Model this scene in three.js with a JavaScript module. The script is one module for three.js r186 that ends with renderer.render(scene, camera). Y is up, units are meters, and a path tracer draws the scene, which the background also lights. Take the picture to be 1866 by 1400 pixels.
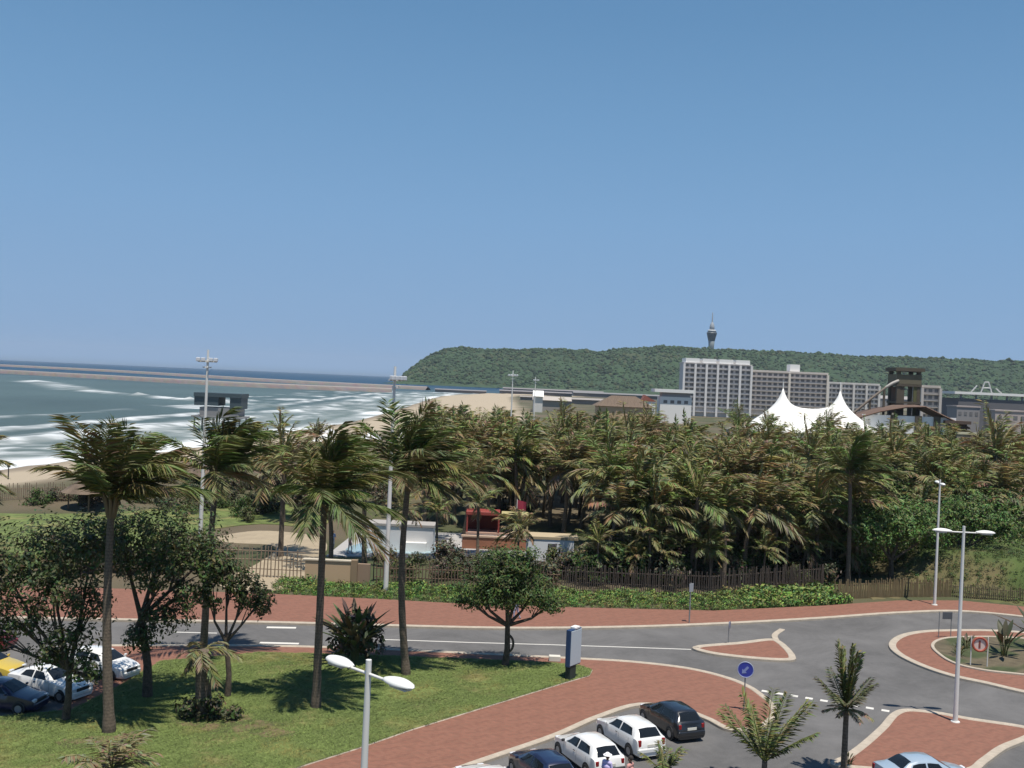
import * as THREE from 'three';
import { mergeGeometries, mergeVertices, toCreasedNormals } from 'three/addons/utils/BufferGeometryUtils.js';
import { RoundedBoxGeometry } from 'three/addons/geometries/RoundedBoxGeometry.js';
import { MarchingCubes } from 'three/addons/objects/MarchingCubes.js';
import { ImprovedNoise } from 'three/addons/math/ImprovedNoise.js';

// ------------------------------------------------------------------ camera, sky, sun, exposure
const scene = new THREE.Scene();
const D2R = Math.PI / 180;
const camera = new THREE.PerspectiveCamera(41.8, 4 / 3, 0.5, 80000);
camera.position.set(0, 17, 0);
camera.rotation.order = 'YXZ';
camera.rotation.set(-0.2 * D2R, 0, 2.48 * D2R);
scene.add(camera);

const renderer = new THREE.WebGLRenderer({ antialias: true });
renderer.setSize(1024, 768);
renderer.toneMapping = THREE.LinearToneMapping;
renderer.toneMappingExposure = 1.25;
renderer.shadowMap.enabled = true;

const srgb = (r, g, b) => { const c = new THREE.Color().setRGB(r / 255, g / 255, b / 255, THREE.SRGBColorSpace); return [c.r, c.g, c.b]; };
{ // clear noon sky: pale near the horizon, deeper blue overhead
  const W = 512, H = 512, data = new Float32Array(W * H * 4);
  const keys = [[-90, srgb(96, 120, 140)], [-4, srgb(120, 146, 170)], [-0.5, srgb(137, 168, 205)], [0, srgb(138, 171, 208)], [4, srgb(135, 170, 208)], [9, srgb(126, 166, 207)], [14, srgb(114, 157, 199)], [20, srgb(100, 144, 187)], [32, srgb(86, 130, 178)], [55, srgb(72, 114, 166)], [90, srgb(64, 104, 158)]];
  for (let j = 0; j < H; j++) {
    const e = -90 + 180 * (j + 0.5) / H;
    let k = 0; while (k < keys.length - 2 && keys[k + 1][0] < e) k++;
    let t = Math.min(1, Math.max(0, (e - keys[k][0]) / (keys[k + 1][0] - keys[k][0])));
    for (let i = 0; i < W; i++) for (let c = 0; c < 4; c++) data[(j * W + i) * 4 + c] = c < 3 ? (keys[k][1][c] * (1 - t) + keys[k + 1][1][c] * t) / 1.25 : 1;
  }
  const sky = new THREE.DataTexture(data, W, H, THREE.RGBAFormat, THREE.FloatType);
  sky.mapping = THREE.EquirectangularReflectionMapping; sky.magFilter = THREE.LinearFilter; sky.minFilter = THREE.LinearFilter; sky.needsUpdate = true;
  scene.background = sky; scene.environment = sky;
}
const sun = new THREE.DirectionalLight(new THREE.Color(1, 0.93, 0.83), 4.5);
sun.position.set(36, 300, 8); sun.target.position.set(0, 0, -70);
sun.castShadow = true; sun.shadow.radius = 1;
Object.assign(sun.shadow.camera, { left: -160, right: 160, top: 200, bottom: -200, near: 1, far: 900 });
sun.shadow.mapSize.set(4096, 4096);
scene.add(sun, sun.target);
scene.fog = new THREE.FogExp2(new THREE.Color(0.72, 0.84, 1.0), 0.00005);

// ------------------------------------------------------------------ helpers
let seedState = 12345;
const seed = s => { seedState = (s * 2654435761) >>> 0; };
const rnd = () => { seedState = (seedState + 0x6D2B79F5) >>> 0; let t = seedState; t = Math.imul(t ^ (t >>> 15), t | 1); t ^= t + Math.imul(t ^ (t >>> 7), t | 61); return ((t ^ (t >>> 14)) >>> 0) / 4294967296; };
const R = (a, b) => a + (b - a) * rnd();
const V = (x, y, z) => new THREE.Vector3(x, y, z);
const IN = new ImprovedNoise();
const noise = (x, y, z = 0) => IN.noise(x, y, z);
const fbm = (x, y, z = 0, o = 4) => { let a = 0, f = 1, w = 1, s = 0; for (let i = 0; i < o; i++) { a += w * IN.noise(x * f + 17.3 * i, y * f - 9.1 * i, z + 3.7 * i); s += w; f *= 2.03; w *= 0.5; } return a / s; };
const clamp = (x, a = 0, b = 1) => Math.min(b, Math.max(a, x));
const sstep = (a, b, x) => { const t = clamp((x - a) / (b - a)); return t * t * (3 - 2 * t); };

class MB { // collects coloured faces into one geometry
  constructor() { this.p = []; this.c = []; this.u = []; this.i = []; this.n = 0; }
  v(x, y, z, c, u = 0, w = 0) { this.p.push(x, y, z); this.c.push(c[0], c[1], c[2]); this.u.push(u, w); return this.n++; }
  vv(q, c, u, w) { return this.v(q.x, q.y, q.z, c, u, w); }
  tri(a, b, c) { this.i.push(a, b, c); }
  quad(a, b, c, d) { this.i.push(a, b, c, a, c, d); }
  tube(pts, radii, seg, col, cap = true, vs = 1) {
    let prev = null, first; let along = 0;
    const nrm = V(0.37, 0.2, 0.91);
    for (let k = 0; k < pts.length; k++) {
      const t = V(0, 0, 0).subVectors(pts[Math.min(k + 1, pts.length - 1)], pts[Math.max(k - 1, 0)]).normalize();
      const a = V(0, 0, 0).crossVectors(t, nrm).normalize(), b = V(0, 0, 0).crossVectors(t, a);
      if (k) along += pts[k].distanceTo(pts[k - 1]);
      const row = []; const cc = typeof col === 'function' ? col(k / (pts.length - 1)) : col;
      for (let s = 0; s <= seg; s++) { const an = s / seg * Math.PI * 2, ca = Math.cos(an) * radii[k], sa = Math.sin(an) * radii[k]; row.push(this.v(pts[k].x + a.x * ca + b.x * sa, pts[k].y + a.y * ca + b.y * sa, pts[k].z + a.z * ca + b.z * sa, cc, s / seg * Math.PI * 2 * radii[0], along * vs)); }
      if (prev) for (let s = 0; s < seg; s++) this.quad(prev[s], prev[s + 1], row[s + 1], row[s]);
      else first = row; prev = row;
    }
    if (cap) { const e = pts.length - 1, cc = typeof col === 'function' ? col(1) : col, q = this.vv(pts[e], cc); for (let s = 0; s < seg; s++) this.tri(prev[s], prev[s + 1], q); const q2 = this.vv(pts[0], cc); for (let s = 0; s < seg; s++) this.tri(first[s + 1], first[s], q2); }
  }
  geo() {
    const g = new THREE.BufferGeometry();
    g.setAttribute('position', new THREE.Float32BufferAttribute(this.p, 3));
    g.setAttribute('color', new THREE.Float32BufferAttribute(this.c, 3));
    g.setAttribute('uv', new THREE.Float32BufferAttribute(this.u, 2));
    g.setIndex(this.i); g.computeVertexNormals(); return g;
  }
}
const used = {};
function numbered(n) { if (!(n in used)) { used[n] = 0; return n; } used[n]++; return n + '_' + String(used[n]).padStart(3, '0'); }
function mesh(name, geo, mat, parent) { const m = new THREE.Mesh(geo, mat); m.name = parent && parent !== scene ? name : numbered(name); m.castShadow = m.receiveShadow = true; (parent || scene).add(m); return m; }
function thing(name, label, category, [x, y, z] = [0, 0, 0], turn = 0, group) { const o = new THREE.Group(); o.name = numbered(name); o.position.set(x, y, z); o.rotation.y = turn; o.userData = { label, category }; if (group) o.userData.group = group; scene.add(o); return o; }
function tag(o, label, category, group) { o.userData = { label, category }; if (group) o.userData.group = group; return o; }
function struct(name, geo, mat) { const m = mesh(name, geo, mat); m.userData.kind = 'structure'; return m; }
function stuff(o, label, category) { o.userData = { kind: 'stuff', label, category }; return o; }
function dup(src, [x, y, z], turn, label, group, s = 1) { const r = src.clone(); r.name = numbered(src.name.replace(/_\d{3}$/, '')); r.position.set(x, y, z); r.rotation.y = turn; r.scale.setScalar(s); r.userData = { ...src.userData }; if (label) r.userData.label = label; if (group) r.userData.group = group; scene.add(r); return r; }
const box = (w, h, d, x = 0, y = 0, z = 0) => new THREE.BoxGeometry(w, h, d).translate(x, y, z);
const rbox = (w, h, d, x = 0, y = 0, z = 0, r = 0.03) => new RoundedBoxGeometry(w, h, d, 2, r).translate(x, y, z);
const cyl = (r0, r1, h, x = 0, y = 0, z = 0, s = 14) => new THREE.CylinderGeometry(r1, r0, h, s).translate(x, y + h / 2, z);
const col = (r, g, b) => new THREE.Color().setRGB(r, g, b);
const M = (c, rough = 0.85, o = {}) => new THREE.MeshStandardMaterial({ color: Array.isArray(c) ? col(...c) : c, roughness: rough, ...o });
const VC = (rough = 0.85, o = {}) => new THREE.MeshStandardMaterial({ color: 0xffffff, vertexColors: true, roughness: rough, side: THREE.DoubleSide, ...o });

function tex(size, fn, data = false) { // fn(u,v) -> [r,g,b] linear 0..1 (kept as sRGB bytes unless data)
  const d = new Uint8Array(size * size * 4);
  for (let j = 0; j < size; j++) for (let i = 0; i < size; i++) {
    const c = fn(i / size, j / size, i, j), o = (j * size + i) * 4;
    for (let k = 0; k < 3; k++) { let x = clamp(c[k]); if (!data) x = x <= 0.0031308 ? x * 12.92 : 1.055 * Math.pow(x, 1 / 2.4) - 0.055; d[o + k] = x * 255; } d[o + 3] = 255;
  }
  const t = new THREE.DataTexture(d, size, size, THREE.RGBAFormat); t.wrapS = t.wrapT = THREE.RepeatWrapping; t.magFilter = THREE.LinearFilter; t.minFilter = THREE.LinearMipmapLinearFilter; t.generateMipmaps = true; if (!data) t.colorSpace = THREE.SRGBColorSpace; t.needsUpdate = true; return t;
}
// periodic noise on the unit square
const pn = (u, v, f, z = 0) => { const a = u * 2 * Math.PI, b = v * 2 * Math.PI, q = f / (2 * Math.PI); return IN.noise(Math.cos(a) * q + 11, Math.sin(a) * q + Math.cos(b) * q * 1.001 + z, Math.sin(b) * q + 5.5 + z); };
const withMap = (t, w, rough, o = {}) => { const c = t.clone(); c.repeat.set(1 / w, 1 / w); c.needsUpdate = true; return new THREE.MeshStandardMaterial({ map: c, roughness: rough, ...o }); };

// surfaces -------------------------------------------------------
seed(5);
const tAsphalt = tex(1024, (u, v) => { const a = 0.116 + 0.03 * pn(u, v, 3) + 0.022 * pn(u, v, 9, 4) + 0.012 * pn(u, v, 40, 2) + 0.045 * (rnd() - 0.5); return [a * 1.02, a * 0.99, a * 0.965]; });
const brickTex = (base, mort) => { // 2 m tile: header-bond clay pavers 0.2 x 0.1
  const tone = []; for (let k = 0; k < 400; k++) tone.push([R(0.88, 1.12), R(-0.02, 0.02), R(0.95, 1.06)]);
  return tex(1024, (u, v) => { const row = Math.floor(v * 20), off = (row % 2) * 0.05, bx = (u + off) * 10 % 10, by = v * 20 - row, fx = bx - Math.floor(bx), t = tone[(row * 10 + Math.floor(bx)) % 400], m = (fx < 0.045 || by < 0.08) ? 1 : 0, g = 1 + 0.15 * pn(u, v, 5) + 0.3 * (rnd() - 0.5) * 0.5; return [0, 1, 2].map(k => (m ? mort[k] : base[k] * (k ? t[0] * t[2] : t[0])) * g); });
};
const tBrick = brickTex([0.215, 0.093, 0.06], [0.165, 0.105, 0.078]);
const tGrass = tex(1024, (u, v) => { const n = pn(u, v, 4), n2 = pn(u, v, 14, 3), n3 = rnd(), d = sstep(0.05, 0.5, pn(u, v, 5, 8) + 0.35 * n2); const g = 0.8 + 0.32 * n + 0.35 * n2 + 0.55 * (n3 - 0.5); return [0.142 * g + 0.045 * d, 0.186 * g + 0.003 * d, 0.05 * g + 0.014 * d]; });
const tSand = tex(512, (u, v) => { const g = 1 + 0.12 * pn(u, v, 5) + 0.1 * pn(u, v, 23, 3) + 0.14 * (rnd() - 0.5); return [0.33 * g, 0.27 * g, 0.185 * g]; });
const tSoil = tex(512, (u, v) => { const n = pn(u, v, 6), n2 = pn(u, v, 21, 4), g = 0.9 + 0.3 * n2 + 0.4 * (rnd() - 0.5), m = sstep(-0.1, 0.25, n); return [(0.12 * (1 - m) + 0.055 * m) * g, (0.098 * (1 - m) + 0.07 * m) * g, (0.06 * (1 - m) + 0.026 * m) * g]; });
const tConc = tex(512, (u, v) => { const g = 1 + 0.14 * pn(u, v, 6) + 0.16 * pn(u, v, 24, 6) + 0.16 * (rnd() - 0.5); return [0.4 * g, 0.345 * g, 0.275 * g]; });
const tBark = tex(256, (u, v) => { const ring = 0.75 + 0.35 * Math.abs(Math.sin(v * Math.PI * 8 + 0.8 * pn(u, v, 5))), g = ring * (1 + 0.5 * pn(u, v, 12) + 0.4 * (rnd() - 0.5)); return [0.125 * g, 0.098 * g, 0.072 * g]; });
const tBarkB = tex(256, (u, v) => { const g = 1 + 0.5 * pn(u, v, 5) + 0.6 * pn(u, v, 20, 2) + 0.4 * (rnd() - 0.5); return [0.085 * g, 0.066 * g, 0.05 * g]; });
const tThatch = tex(512, (u, v) => { const g = 0.85 + 0.5 * (rnd() - 0.5) + 0.35 * pn(u, v * 0.2, 40) + 0.2 * pn(u, v, 7); return [0.17 * g, 0.125 * g, 0.09 * g]; });
const tRoof = tex(512, (u, v) => { const f = (v * 12) % 1, g = (f < 0.15 ? 0.7 : 1) * (1 + 0.25 * pn(u, v, 9) + 0.25 * (rnd() - 0.5)); return [0.3 * g, 0.12 * g, 0.075 * g]; });
const bumpN = tex(512, (u, v) => { const g = 0.5 + 0.3 * pn(u, v, 10) + 0.25 * pn(u, v, 28, 3) + 0.3 * (rnd() - 0.5); return [g, g, g]; }, true);
const bmp = (w) => { const c = bumpN.clone(); c.repeat.set(1 / w, 1 / w); c.needsUpdate = true; return c; };
const mAsphalt = withMap(tAsphalt, 14, 0.92, { bumpMap: bmp(1.3), bumpScale: 0.006 });
const mBrick = withMap(tBrick, 2, 0.88);
const mGrass = withMap(tGrass, 11, 1), mSand = withMap(tSand, 9, 1), mSoil = withMap(tSoil, 13, 1);
const mKerb = withMap(tConc, 1.7, 0.9), mBark = withMap(tBark, 1.2, 0.95), mBarkB = withMap(tBarkB, 1, 0.95), mThatch = withMap(tThatch, 3, 1), mRoof = withMap(tRoof, 4, 0.9);
const mBare = withMap(tSoil, 5, 1, { color: col(1.0, 0.86, 0.8) }); mBare.color.multiplyScalar(1.5);
const mPaint = M([0.62, 0.6, 0.55], 0.7), mPole = M([0.68, 0.67, 0.63], 0.45), mWhite = M([0.78, 0.77, 0.74], 0.6), mDark = M([0.03, 0.03, 0.033], 0.6);
const mSteel = M([0.26, 0.27, 0.28], 0.5, { metalness: 0.4 }), mTimber = M([0.16, 0.105, 0.07], 0.9), mTimberPale = M([0.24, 0.18, 0.125], 0.9);

// ------------------------------------------------------------------ ground, sea, roads
const SHORE = [[0, -110], [-100, -104], [-167, -88], [-194, -84], [-225, -75], [-288, -70], [-404, -62], [-574, -64], [-847, -70], [-1017, -72], [-1200, -60], [-1330, 60], [-1420, 200], [-6000, 200]];
function shoreX(z) { for (let k = 0; k < SHORE.length - 1; k++) if (z <= SHORE[k][0] && z > SHORE[k + 1][0]) { const t = (z - SHORE[k][0]) / (SHORE[k + 1][0] - SHORE[k][0]); return SHORE[k][1] * (1 - t) + SHORE[k + 1][1] * t; } return z > 0 ? -110 : 200; }
function landY(x, z) {
  const s = x - shoreX(z); // metres inland
  let y = s > 34 ? -0.05 : -0.05 - 1.95 * (1 - sstep(0, 34, s)) ; if (s < 0) y = -2 - Math.min(6, -s * 0.09);
  const dune = z < -108 ? sstep(22, 34, s) * (1 - sstep(40, 62, s)) * sstep(-108, -125, z) : 0;
  y += dune * (0.9 + 0.5 * noise(x * 0.08, z * 0.05));
  return y;
}
function axis(list) { const o = []; for (const [a, b, n] of list) for (let k = 0; k < n; k++) o.push(a + (b - a) * k / n); o.push(list[list.length - 1][1]); return o; }
function sheet(xs, zs, yf, cf) { const m = new MB(); for (const z of zs) for (const x of xs) { m.v(x, yf(x, z), z, cf ? cf(x, z) : [1, 1, 1], x, z); } const w = xs.length; for (let j = 0; j < zs.length - 1; j++) for (let i = 0; i < w - 1; i++) m.quad(j * w + i, j * w + w + i, j * w + w + i + 1, j * w + i + 1); return m.geo(); }
{
  const gx = axis([[-3000, -300, 10], [-300, -130, 12], [-130, 0, 65], [0, 140, 20], [140, 12000, 14]]), gz = axis([[120, -80, 10], [-80, -300, 55], [-300, -1100, 60], [-1100, -1450, 20], [-1450, -9000, 16]]);
  // dune vegetation, dry soil and beach sand are told apart by place along the shore
  const g = sheet(gx, gz, landY, (x, z) => {
    const s = x - shoreX(z) + 5 * noise(x * 0.06, z * 0.06), wide = 34 + 36 * sstep(-290, -470, z);
    const sand = 1 - sstep(wide - 3, wide + 4, s), wet = 1 - sstep(0, 9, s);
    const veg = sstep(-0.25, 0.3, fbm(x * 0.05, z * 0.05, 1)), n = 0.9 + 0.3 * fbm(x * 0.2, z * 0.2, 7);
    const a = [0.135, 0.105, 0.066].map((q, k) => (q * (1 - veg) + [0.06, 0.075, 0.026][k] * veg) * n), b = [0.38, 0.315, 0.225].map((q, k) => q * (1 - wet) + [0.22, 0.18, 0.13][k] * wet);
    return a.map((q, k) => q * (1 - sand) + b[k] * sand);
  });
  struct('ground', g, VC(1, { bumpMap: bmp(3), bumpScale: 0.05 }));
}
{ // sea: swell as geometry, foam where waves break
  const seaCol = [], gz = [], gx = [];
  for (let z = -90; z > -12000; z -= Math.max(0.9, Math.min(400, -z * 0.0085 - 0.25))) gz.push(z);
  for (let x = 120; x > -7000; x -= (x > -130 ? 2.2 : Math.max(2.2, -(x + 70) * 0.028))) gx.push(x);
  gx.reverse();
  const seg = (x, z, a, b) => { const dx = b[0] - a[0], dz = b[1] - a[1], L = Math.hypot(dx, dz), t = ((x - a[0]) * dx + (z - a[1]) * dz) / L / L, d = ((x - a[0]) * dz - (z - a[1]) * dx) / L; return [t, d]; };
  const W1 = [[-421, -890], [-284, -665], [-223, -600], [-181, -560], [-120, -520]];
  const foam = (x, z) => {
    const s = shoreX(z) - x, n = fbm(x * 0.05, z * 0.03, 2), n2 = fbm(x * 0.22, z * 0.14, 5), n3 = noise(x * 0.6, z * 0.5, 1);
    const near = sstep(-140, -160, z) * 1;
    let f = 0; const ss = s + 7 * n;
    f = Math.max(f, 1.25 * (1 - sstep(3, 9, Math.abs(ss - 3))));                                   // swash
    f = Math.max(f, 1.15 * (1 - sstep(4, 12, Math.abs(ss - 42))) * (0.7 + 1.3 * n2));              // main break
    f = Math.max(f, (1 - sstep(2, 6, Math.abs(ss - 64 - 6 * n))) * (0.7 + 1.2 * n2));
    f = Math.max(f, (1 - sstep(5, 14, Math.abs(ss - 22))) * (0.3 + 1.6 * n2));
    f = Math.max(f, (1 - sstep(2, 7, Math.abs(ss - 92 - 14 * n))) * sstep(0.05, 0.28, fbm(x * 0.02, z * 0.012, 9)) * 1.1);
    f = Math.max(f, (1 - sstep(2, 8, Math.abs(ss - 118 - 10 * n))) * sstep(0.12, 0.3, fbm(x * 0.02, z * 0.015, 19)));
    for (let k = 0; k < W1.length - 1; k++) { const [t, d] = seg(x, z, W1[k], W1[k + 1]); if (t > -0.02 && t < 1.02) { const w = k < 1 ? 12 : 6; f = Math.max(f, (1 - sstep(w * 0.6, w * 1.6, Math.abs(d + 6 * n2 + 4 * n))) * (0.85 + 1.1 * n2)); } }
    f *= 1 - 0.8 * sstep(-270, -400, z) * sstep(-0.25, 0.12, fbm(x * 0.05, z * 0.02, 31)); f *= 1 - 0.6 * sstep(-0.02, 0.25, fbm(x * 0.09, z * 0.05, 41)) * (s > 12 ? 1 : 0); if (z < -430 && s > 5 && s < 110) f = Math.max(f, sstep(0.1, 0.3, fbm(x * 0.045, z * 0.016, 23)) * (0.6 + n2));
    return clamp(f * (0.9 + 0.35 * n3));
  };
  const yf = (x, z) => { const s = shoreX(z) - x, d = -z; if (d > 1300) return -2; const amp = sstep(0, 25, s) * (1 - sstep(600, 1300, d)); const n = fbm(x * 0.05, z * 0.03, 2); let y = -2 + amp * (0.22 * noise(x * 0.09, z * 0.05) + 0.14 * noise(x * 0.35, z * 0.25, 3)); y += 0.75 * Math.exp(-Math.pow((s + 7 * n - 40) / 4, 2)) + 0.5 * Math.exp(-Math.pow((s + 7 * n - 65) / 4, 2)) + 0.5 * Math.exp(-Math.pow((s + 7 * n - 93 - 14 * n) / 6, 2)); for (let k = 0; k < W1.length - 1; k++) { const [t, q] = seg(x, z, W1[k], W1[k + 1]); if (t > -0.02 && t < 1.02) y += 1.2 * Math.exp(-q * q / 50); } return y; };
  const g = sheet(gx, gz, yf, (x, z) => {
    const s = shoreX(z) - x, f = s < -12 || z < -1500 ? 0 : foam(x, z), n = fbm(x * 0.012, z * 0.006, 12), off = sstep(900, 2300, -z + 0.3 * s);
    const shal = [0.076, 0.112, 0.108], deep = [0.012, 0.045, 0.085], silt = 1 - sstep(0, 70, s);
    const w = [0, 1, 2].map(k => (shal[k] * (1 - off) + deep[k] * off) * (1 + 0.35 * n) + silt * [0.06, 0.06, 0.045][k]);
    return w.map((q, k) => q * (1 - f) + [0.82, 0.84, 0.83][k] * f);
  });
  const nb = bumpN.clone(); nb.repeat.set(1 / 16, 1 / 7); nb.needsUpdate = true;
  const m = struct('sea', g, new THREE.MeshPhysicalMaterial({ vertexColors: true, color: 0xffffff, roughness: 0.45, specularIntensity: 0.35, bumpMap: nb, bumpScale: 0.25 }));
}
// harbour breakwaters: rubble mounds with a pale cap
function breakwater(pts, wid, label) {
  const t = thing('breakwater', label, 'breakwater', [0, 0, 0]);
  const m = new MB(), cap = new MB(); seed(pts.length + Math.round(wid));
  const curve = new THREE.CatmullRomCurve3(pts.map(p => V(p[0], 0, p[1]))), N = 180;
  let prev = null, pc = null;
  for (let k = 0; k <= N; k++) {
    const p = curve.getPointAt(k / N), d = curve.getTangentAt(k / N), nx = -d.z, nz = d.x, row = [], rc = [];
    for (const [o, y] of [[-1, -3], [-0.6, -0.2], [-0.3, 1.9], [0.3, 1.9], [0.6, -0.2], [1, -3]]) { const r = 1 + R(-0.12, 0.12); row.push(m.v(p.x + nx * o * wid * r, y + R(-0.5, 0.5), p.z + nz * o * wid * r, [0.17, 0.15, 0.14].map(q => q * R(0.85, 1.12)))); }
    for (const o of [-0.22, 0.22]) for (const y of [1.5, 3]) rc.push(cap.v(p.x + nx * o * wid, y, p.z + nz * o * wid, [0.3, 0.27, 0.25]));
    if (prev) { for (let s = 0; s < 5; s++) m.quad(prev[s], prev[s + 1], row[s + 1], row[s]); cap.quad(pc[0], pc[1], rc[1], rc[0]); cap.quad(pc[1], pc[3], rc[3], rc[1]); cap.quad(pc[3], pc[2], rc[2], rc[3]); }
    prev = row; pc = rc;
  }
  mesh('rubble_mound', m.geo(), VC(1), t); mesh('cap', cap.geo(), VC(0.9), t);
}
breakwater([[-1500, -2500], [-927, -2200], [-546, -1800], [-328, -1540], [-120, -1440]], 9, 'far long breakwater of pinkish rubble closing the bay before the open sea');
breakwater([[-900, -1420], [-624, -1260], [-467, -1168], [-354, -1094], [-276, -1060], [-130, -1090]], 6, 'nearer low rubble breakwater in front of the other across the green bay');

const pts = a => a.map(([x, z]) => [x, z]);
function plate(poly, top, thick) { // polygon in x,z extruded downwards, uv in metres
  const s = new THREE.Shape(poly.map(([x, z]) => new THREE.Vector2(x, -z)));
  const g = new THREE.ExtrudeGeometry(s, { depth: thick, bevelEnabled: false }); g.rotateX(-Math.PI / 2); g.translate(0, top - thick, 0);
  const p = g.attributes.position, u = g.attributes.uv; for (let k = 0; k < p.count; k++) u.setXY(k, p.getX(k), p.getZ(k)); return g;
}
function smooth(poly, n = 6, closed = false) { const c = new THREE.CatmullRomCurve3(poly.map(p => V(p[0], 0, p[1])), closed, 'centripetal'); return c.getPoints(poly.length * n).map(p => [p.x, p.z]); }
function kerb(line, w, h, name, y0 = -0.02, closed = false) { // bevelled kerb swept along a line
  const m = new MB(); let prev = null, first = null, L = 0; const N = line.length;
  for (let k = 0; k < N; k++) {
    const a = line[closed ? (k - 1 + N) % N : Math.max(0, k - 1)], b = line[closed ? (k + 1) % N : Math.min(N - 1, k + 1)], l = Math.hypot(b[0] - a[0], b[1] - a[1]) || 1, nx = -(b[1] - a[1]) / l, nz = (b[0] - a[0]) / l, row = [];
    if (k) L += Math.hypot(line[k][0] - line[k - 1][0], line[k][1] - line[k - 1][1]);
    const sec = [[-w / 2, y0], [-w / 2, h - 0.03], [-w / 2 + 0.03, h], [w / 2 - 0.03, h], [w / 2, h - 0.03], [w / 2, y0]];
    let uu = 0; sec.forEach(([o, y], q) => { row.push(m.v(line[k][0] + nx * o, y, line[k][1] + nz * o, [1, 1, 1], L, uu)); uu += 0.12; });
    if (prev) for (let s = 0; s < 5; s++) m.quad(prev[s], row[s], row[s + 1], prev[s + 1]); else first = row; prev = row;
  }
  if (closed) for (let s = 0; s < 5; s++) m.quad(prev[s], first[s], first[s + 1], prev[s + 1]);
  return struct(name, toCreasedNormals(m.geo(), 0.6), mKerb);
}
const FARK = smooth([[-70, -62.5], [-45, -64.5], [-25.8, -66.3], [-15.2, -67.4], [-7.9, -67.9], [0.24, -68.6], [9.1, -70.5], [16.5, -72.9], [24.2, -75.9], [31.3, -79], [36.8, -80.5], [41.5, -79.3], [47, -75.5], [51, -68], [52, -60]]);
const FARS = [[57, -58], [56, -70], [51, -79], [43.2, -83.3], [38.5, -84.7], [32.9, -83.6], [25.5, -80.2], [16.1, -76.7], [3.9, -75.6], [-3.9, -75.4], [-8.9, -75.7], [-17.6, -75.9], [-29.5, -75.4], [-50, -73.5], [-70, -71.5]];
const NEARK = smooth([[-23.4, -60.1], [-14.5, -61.5], [-7.2, -61.9], [-0.4, -61.8], [5, -61.7], [8.1, -61.5], [11.5, -60.5], [13.4, -58.9], [14.25, -57.4], [14.6, -55.9], [14.75, -54.5], [14.55, -52.9], [13.75, -51.3], [12.9, -50.3], [11.6, -50.1], [10.8, -51.5], [9.4, -53.1], [7.6, -53.4], [5.1, -51.1], [2.75, -48.1], [-1.5, -43.6], [-8, -36], [-11, -32]], 5);
const LAWN = [[-19.3, -57.2], [-14.2, -59.9], [-7, -60.3], [-2, -60.4], [2.9, -60.4], [4.8, -60], [5.45, -59.2], [5.2, -58.1], [3.7, -56.5], [-0.2, -52.2], [-4, -48], [-6.25, -45.2], [-8.1, -43.1], [-17.5, -32], [-40, -32], [-40, -46.2], [-24, -46.9], [-20.6, -48.6], [-19.9, -52]];
const asphalt = [[-90, -30], [-90, -62], ...FARK.slice(0, 1), ...FARK.map(([x, z]) => [x, z - 0.1]), [70, -60], [70, -25], [-15, -25]];
struct('road', plate(asphalt, 0.0, 0.4), mAsphalt);
struct('pavement', plate([...FARK, ...FARS], 0.12, 0.3), mBrick);
struct('brick_plaza', plate([...NEARK, [-19, -30], [-21.3, -47.5], [-21.2, -56], [-23.4, -57]], 0.12, 0.3), mBrick);
struct('lawn', plate(LAWN, 0.19, 0.3), mGrass);
for (const [k, [cx, cz, rx, rz]] of [[-13, -47.6, 2.3, 1.0], [-17.6, -44.4, 1.7, 0.8], [-10.4, -46.6, 1.1, 0.5]].entries()) { const P = []; for (let q = 0; q < 40; q++) { const a = q / 40 * Math.PI * 2, r = 1 + 0.5 * noise(Math.cos(a) * 1.6 + k * 7, Math.sin(a) * 1.6, k) + 0.2 * noise(Math.cos(a) * 5, Math.sin(a) * 5, k + 9); P.push([cx + Math.cos(a) * rx * r, cz + Math.sin(a) * rz * r]); } struct('bare_soil', plate(P, 0.196, 0.02), mBare); }
struct('lawn_edging', new THREE.BufferGeometry().copy(mergeGeometries([(() => { const m = new MB(); const L = LAWN.slice(0, 14); let p = null; for (const [k, [x, z]] of L.entries()) { const a = L[Math.max(0, k - 1)], b = L[Math.min(L.length - 1, k + 1)], l = Math.hypot(b[0] - a[0], b[1] - a[1]), nx = -(b[1] - a[1]) / l, nz = (b[0] - a[0]) / l; const r = [[0.14, 0.02], [0.14, 0.17], [-0.02, 0.17], [-0.02, 0.02]].map(([o, y]) => m.v(x - nx * o * -1, y, z - nz * o * -1, [1, 1, 1], x + o, z)); if (p) for (let s = 0; s < 3; s++) m.quad(p[s], r[s], r[s + 1], p[s + 1]); p = r; } return m.geo(); })()])), mKerb);
kerb(FARK, 0.42, 0.15, 'far_road_kerb');
kerb(NEARK, 0.36, 0.15, 'near_road_kerb');
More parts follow.
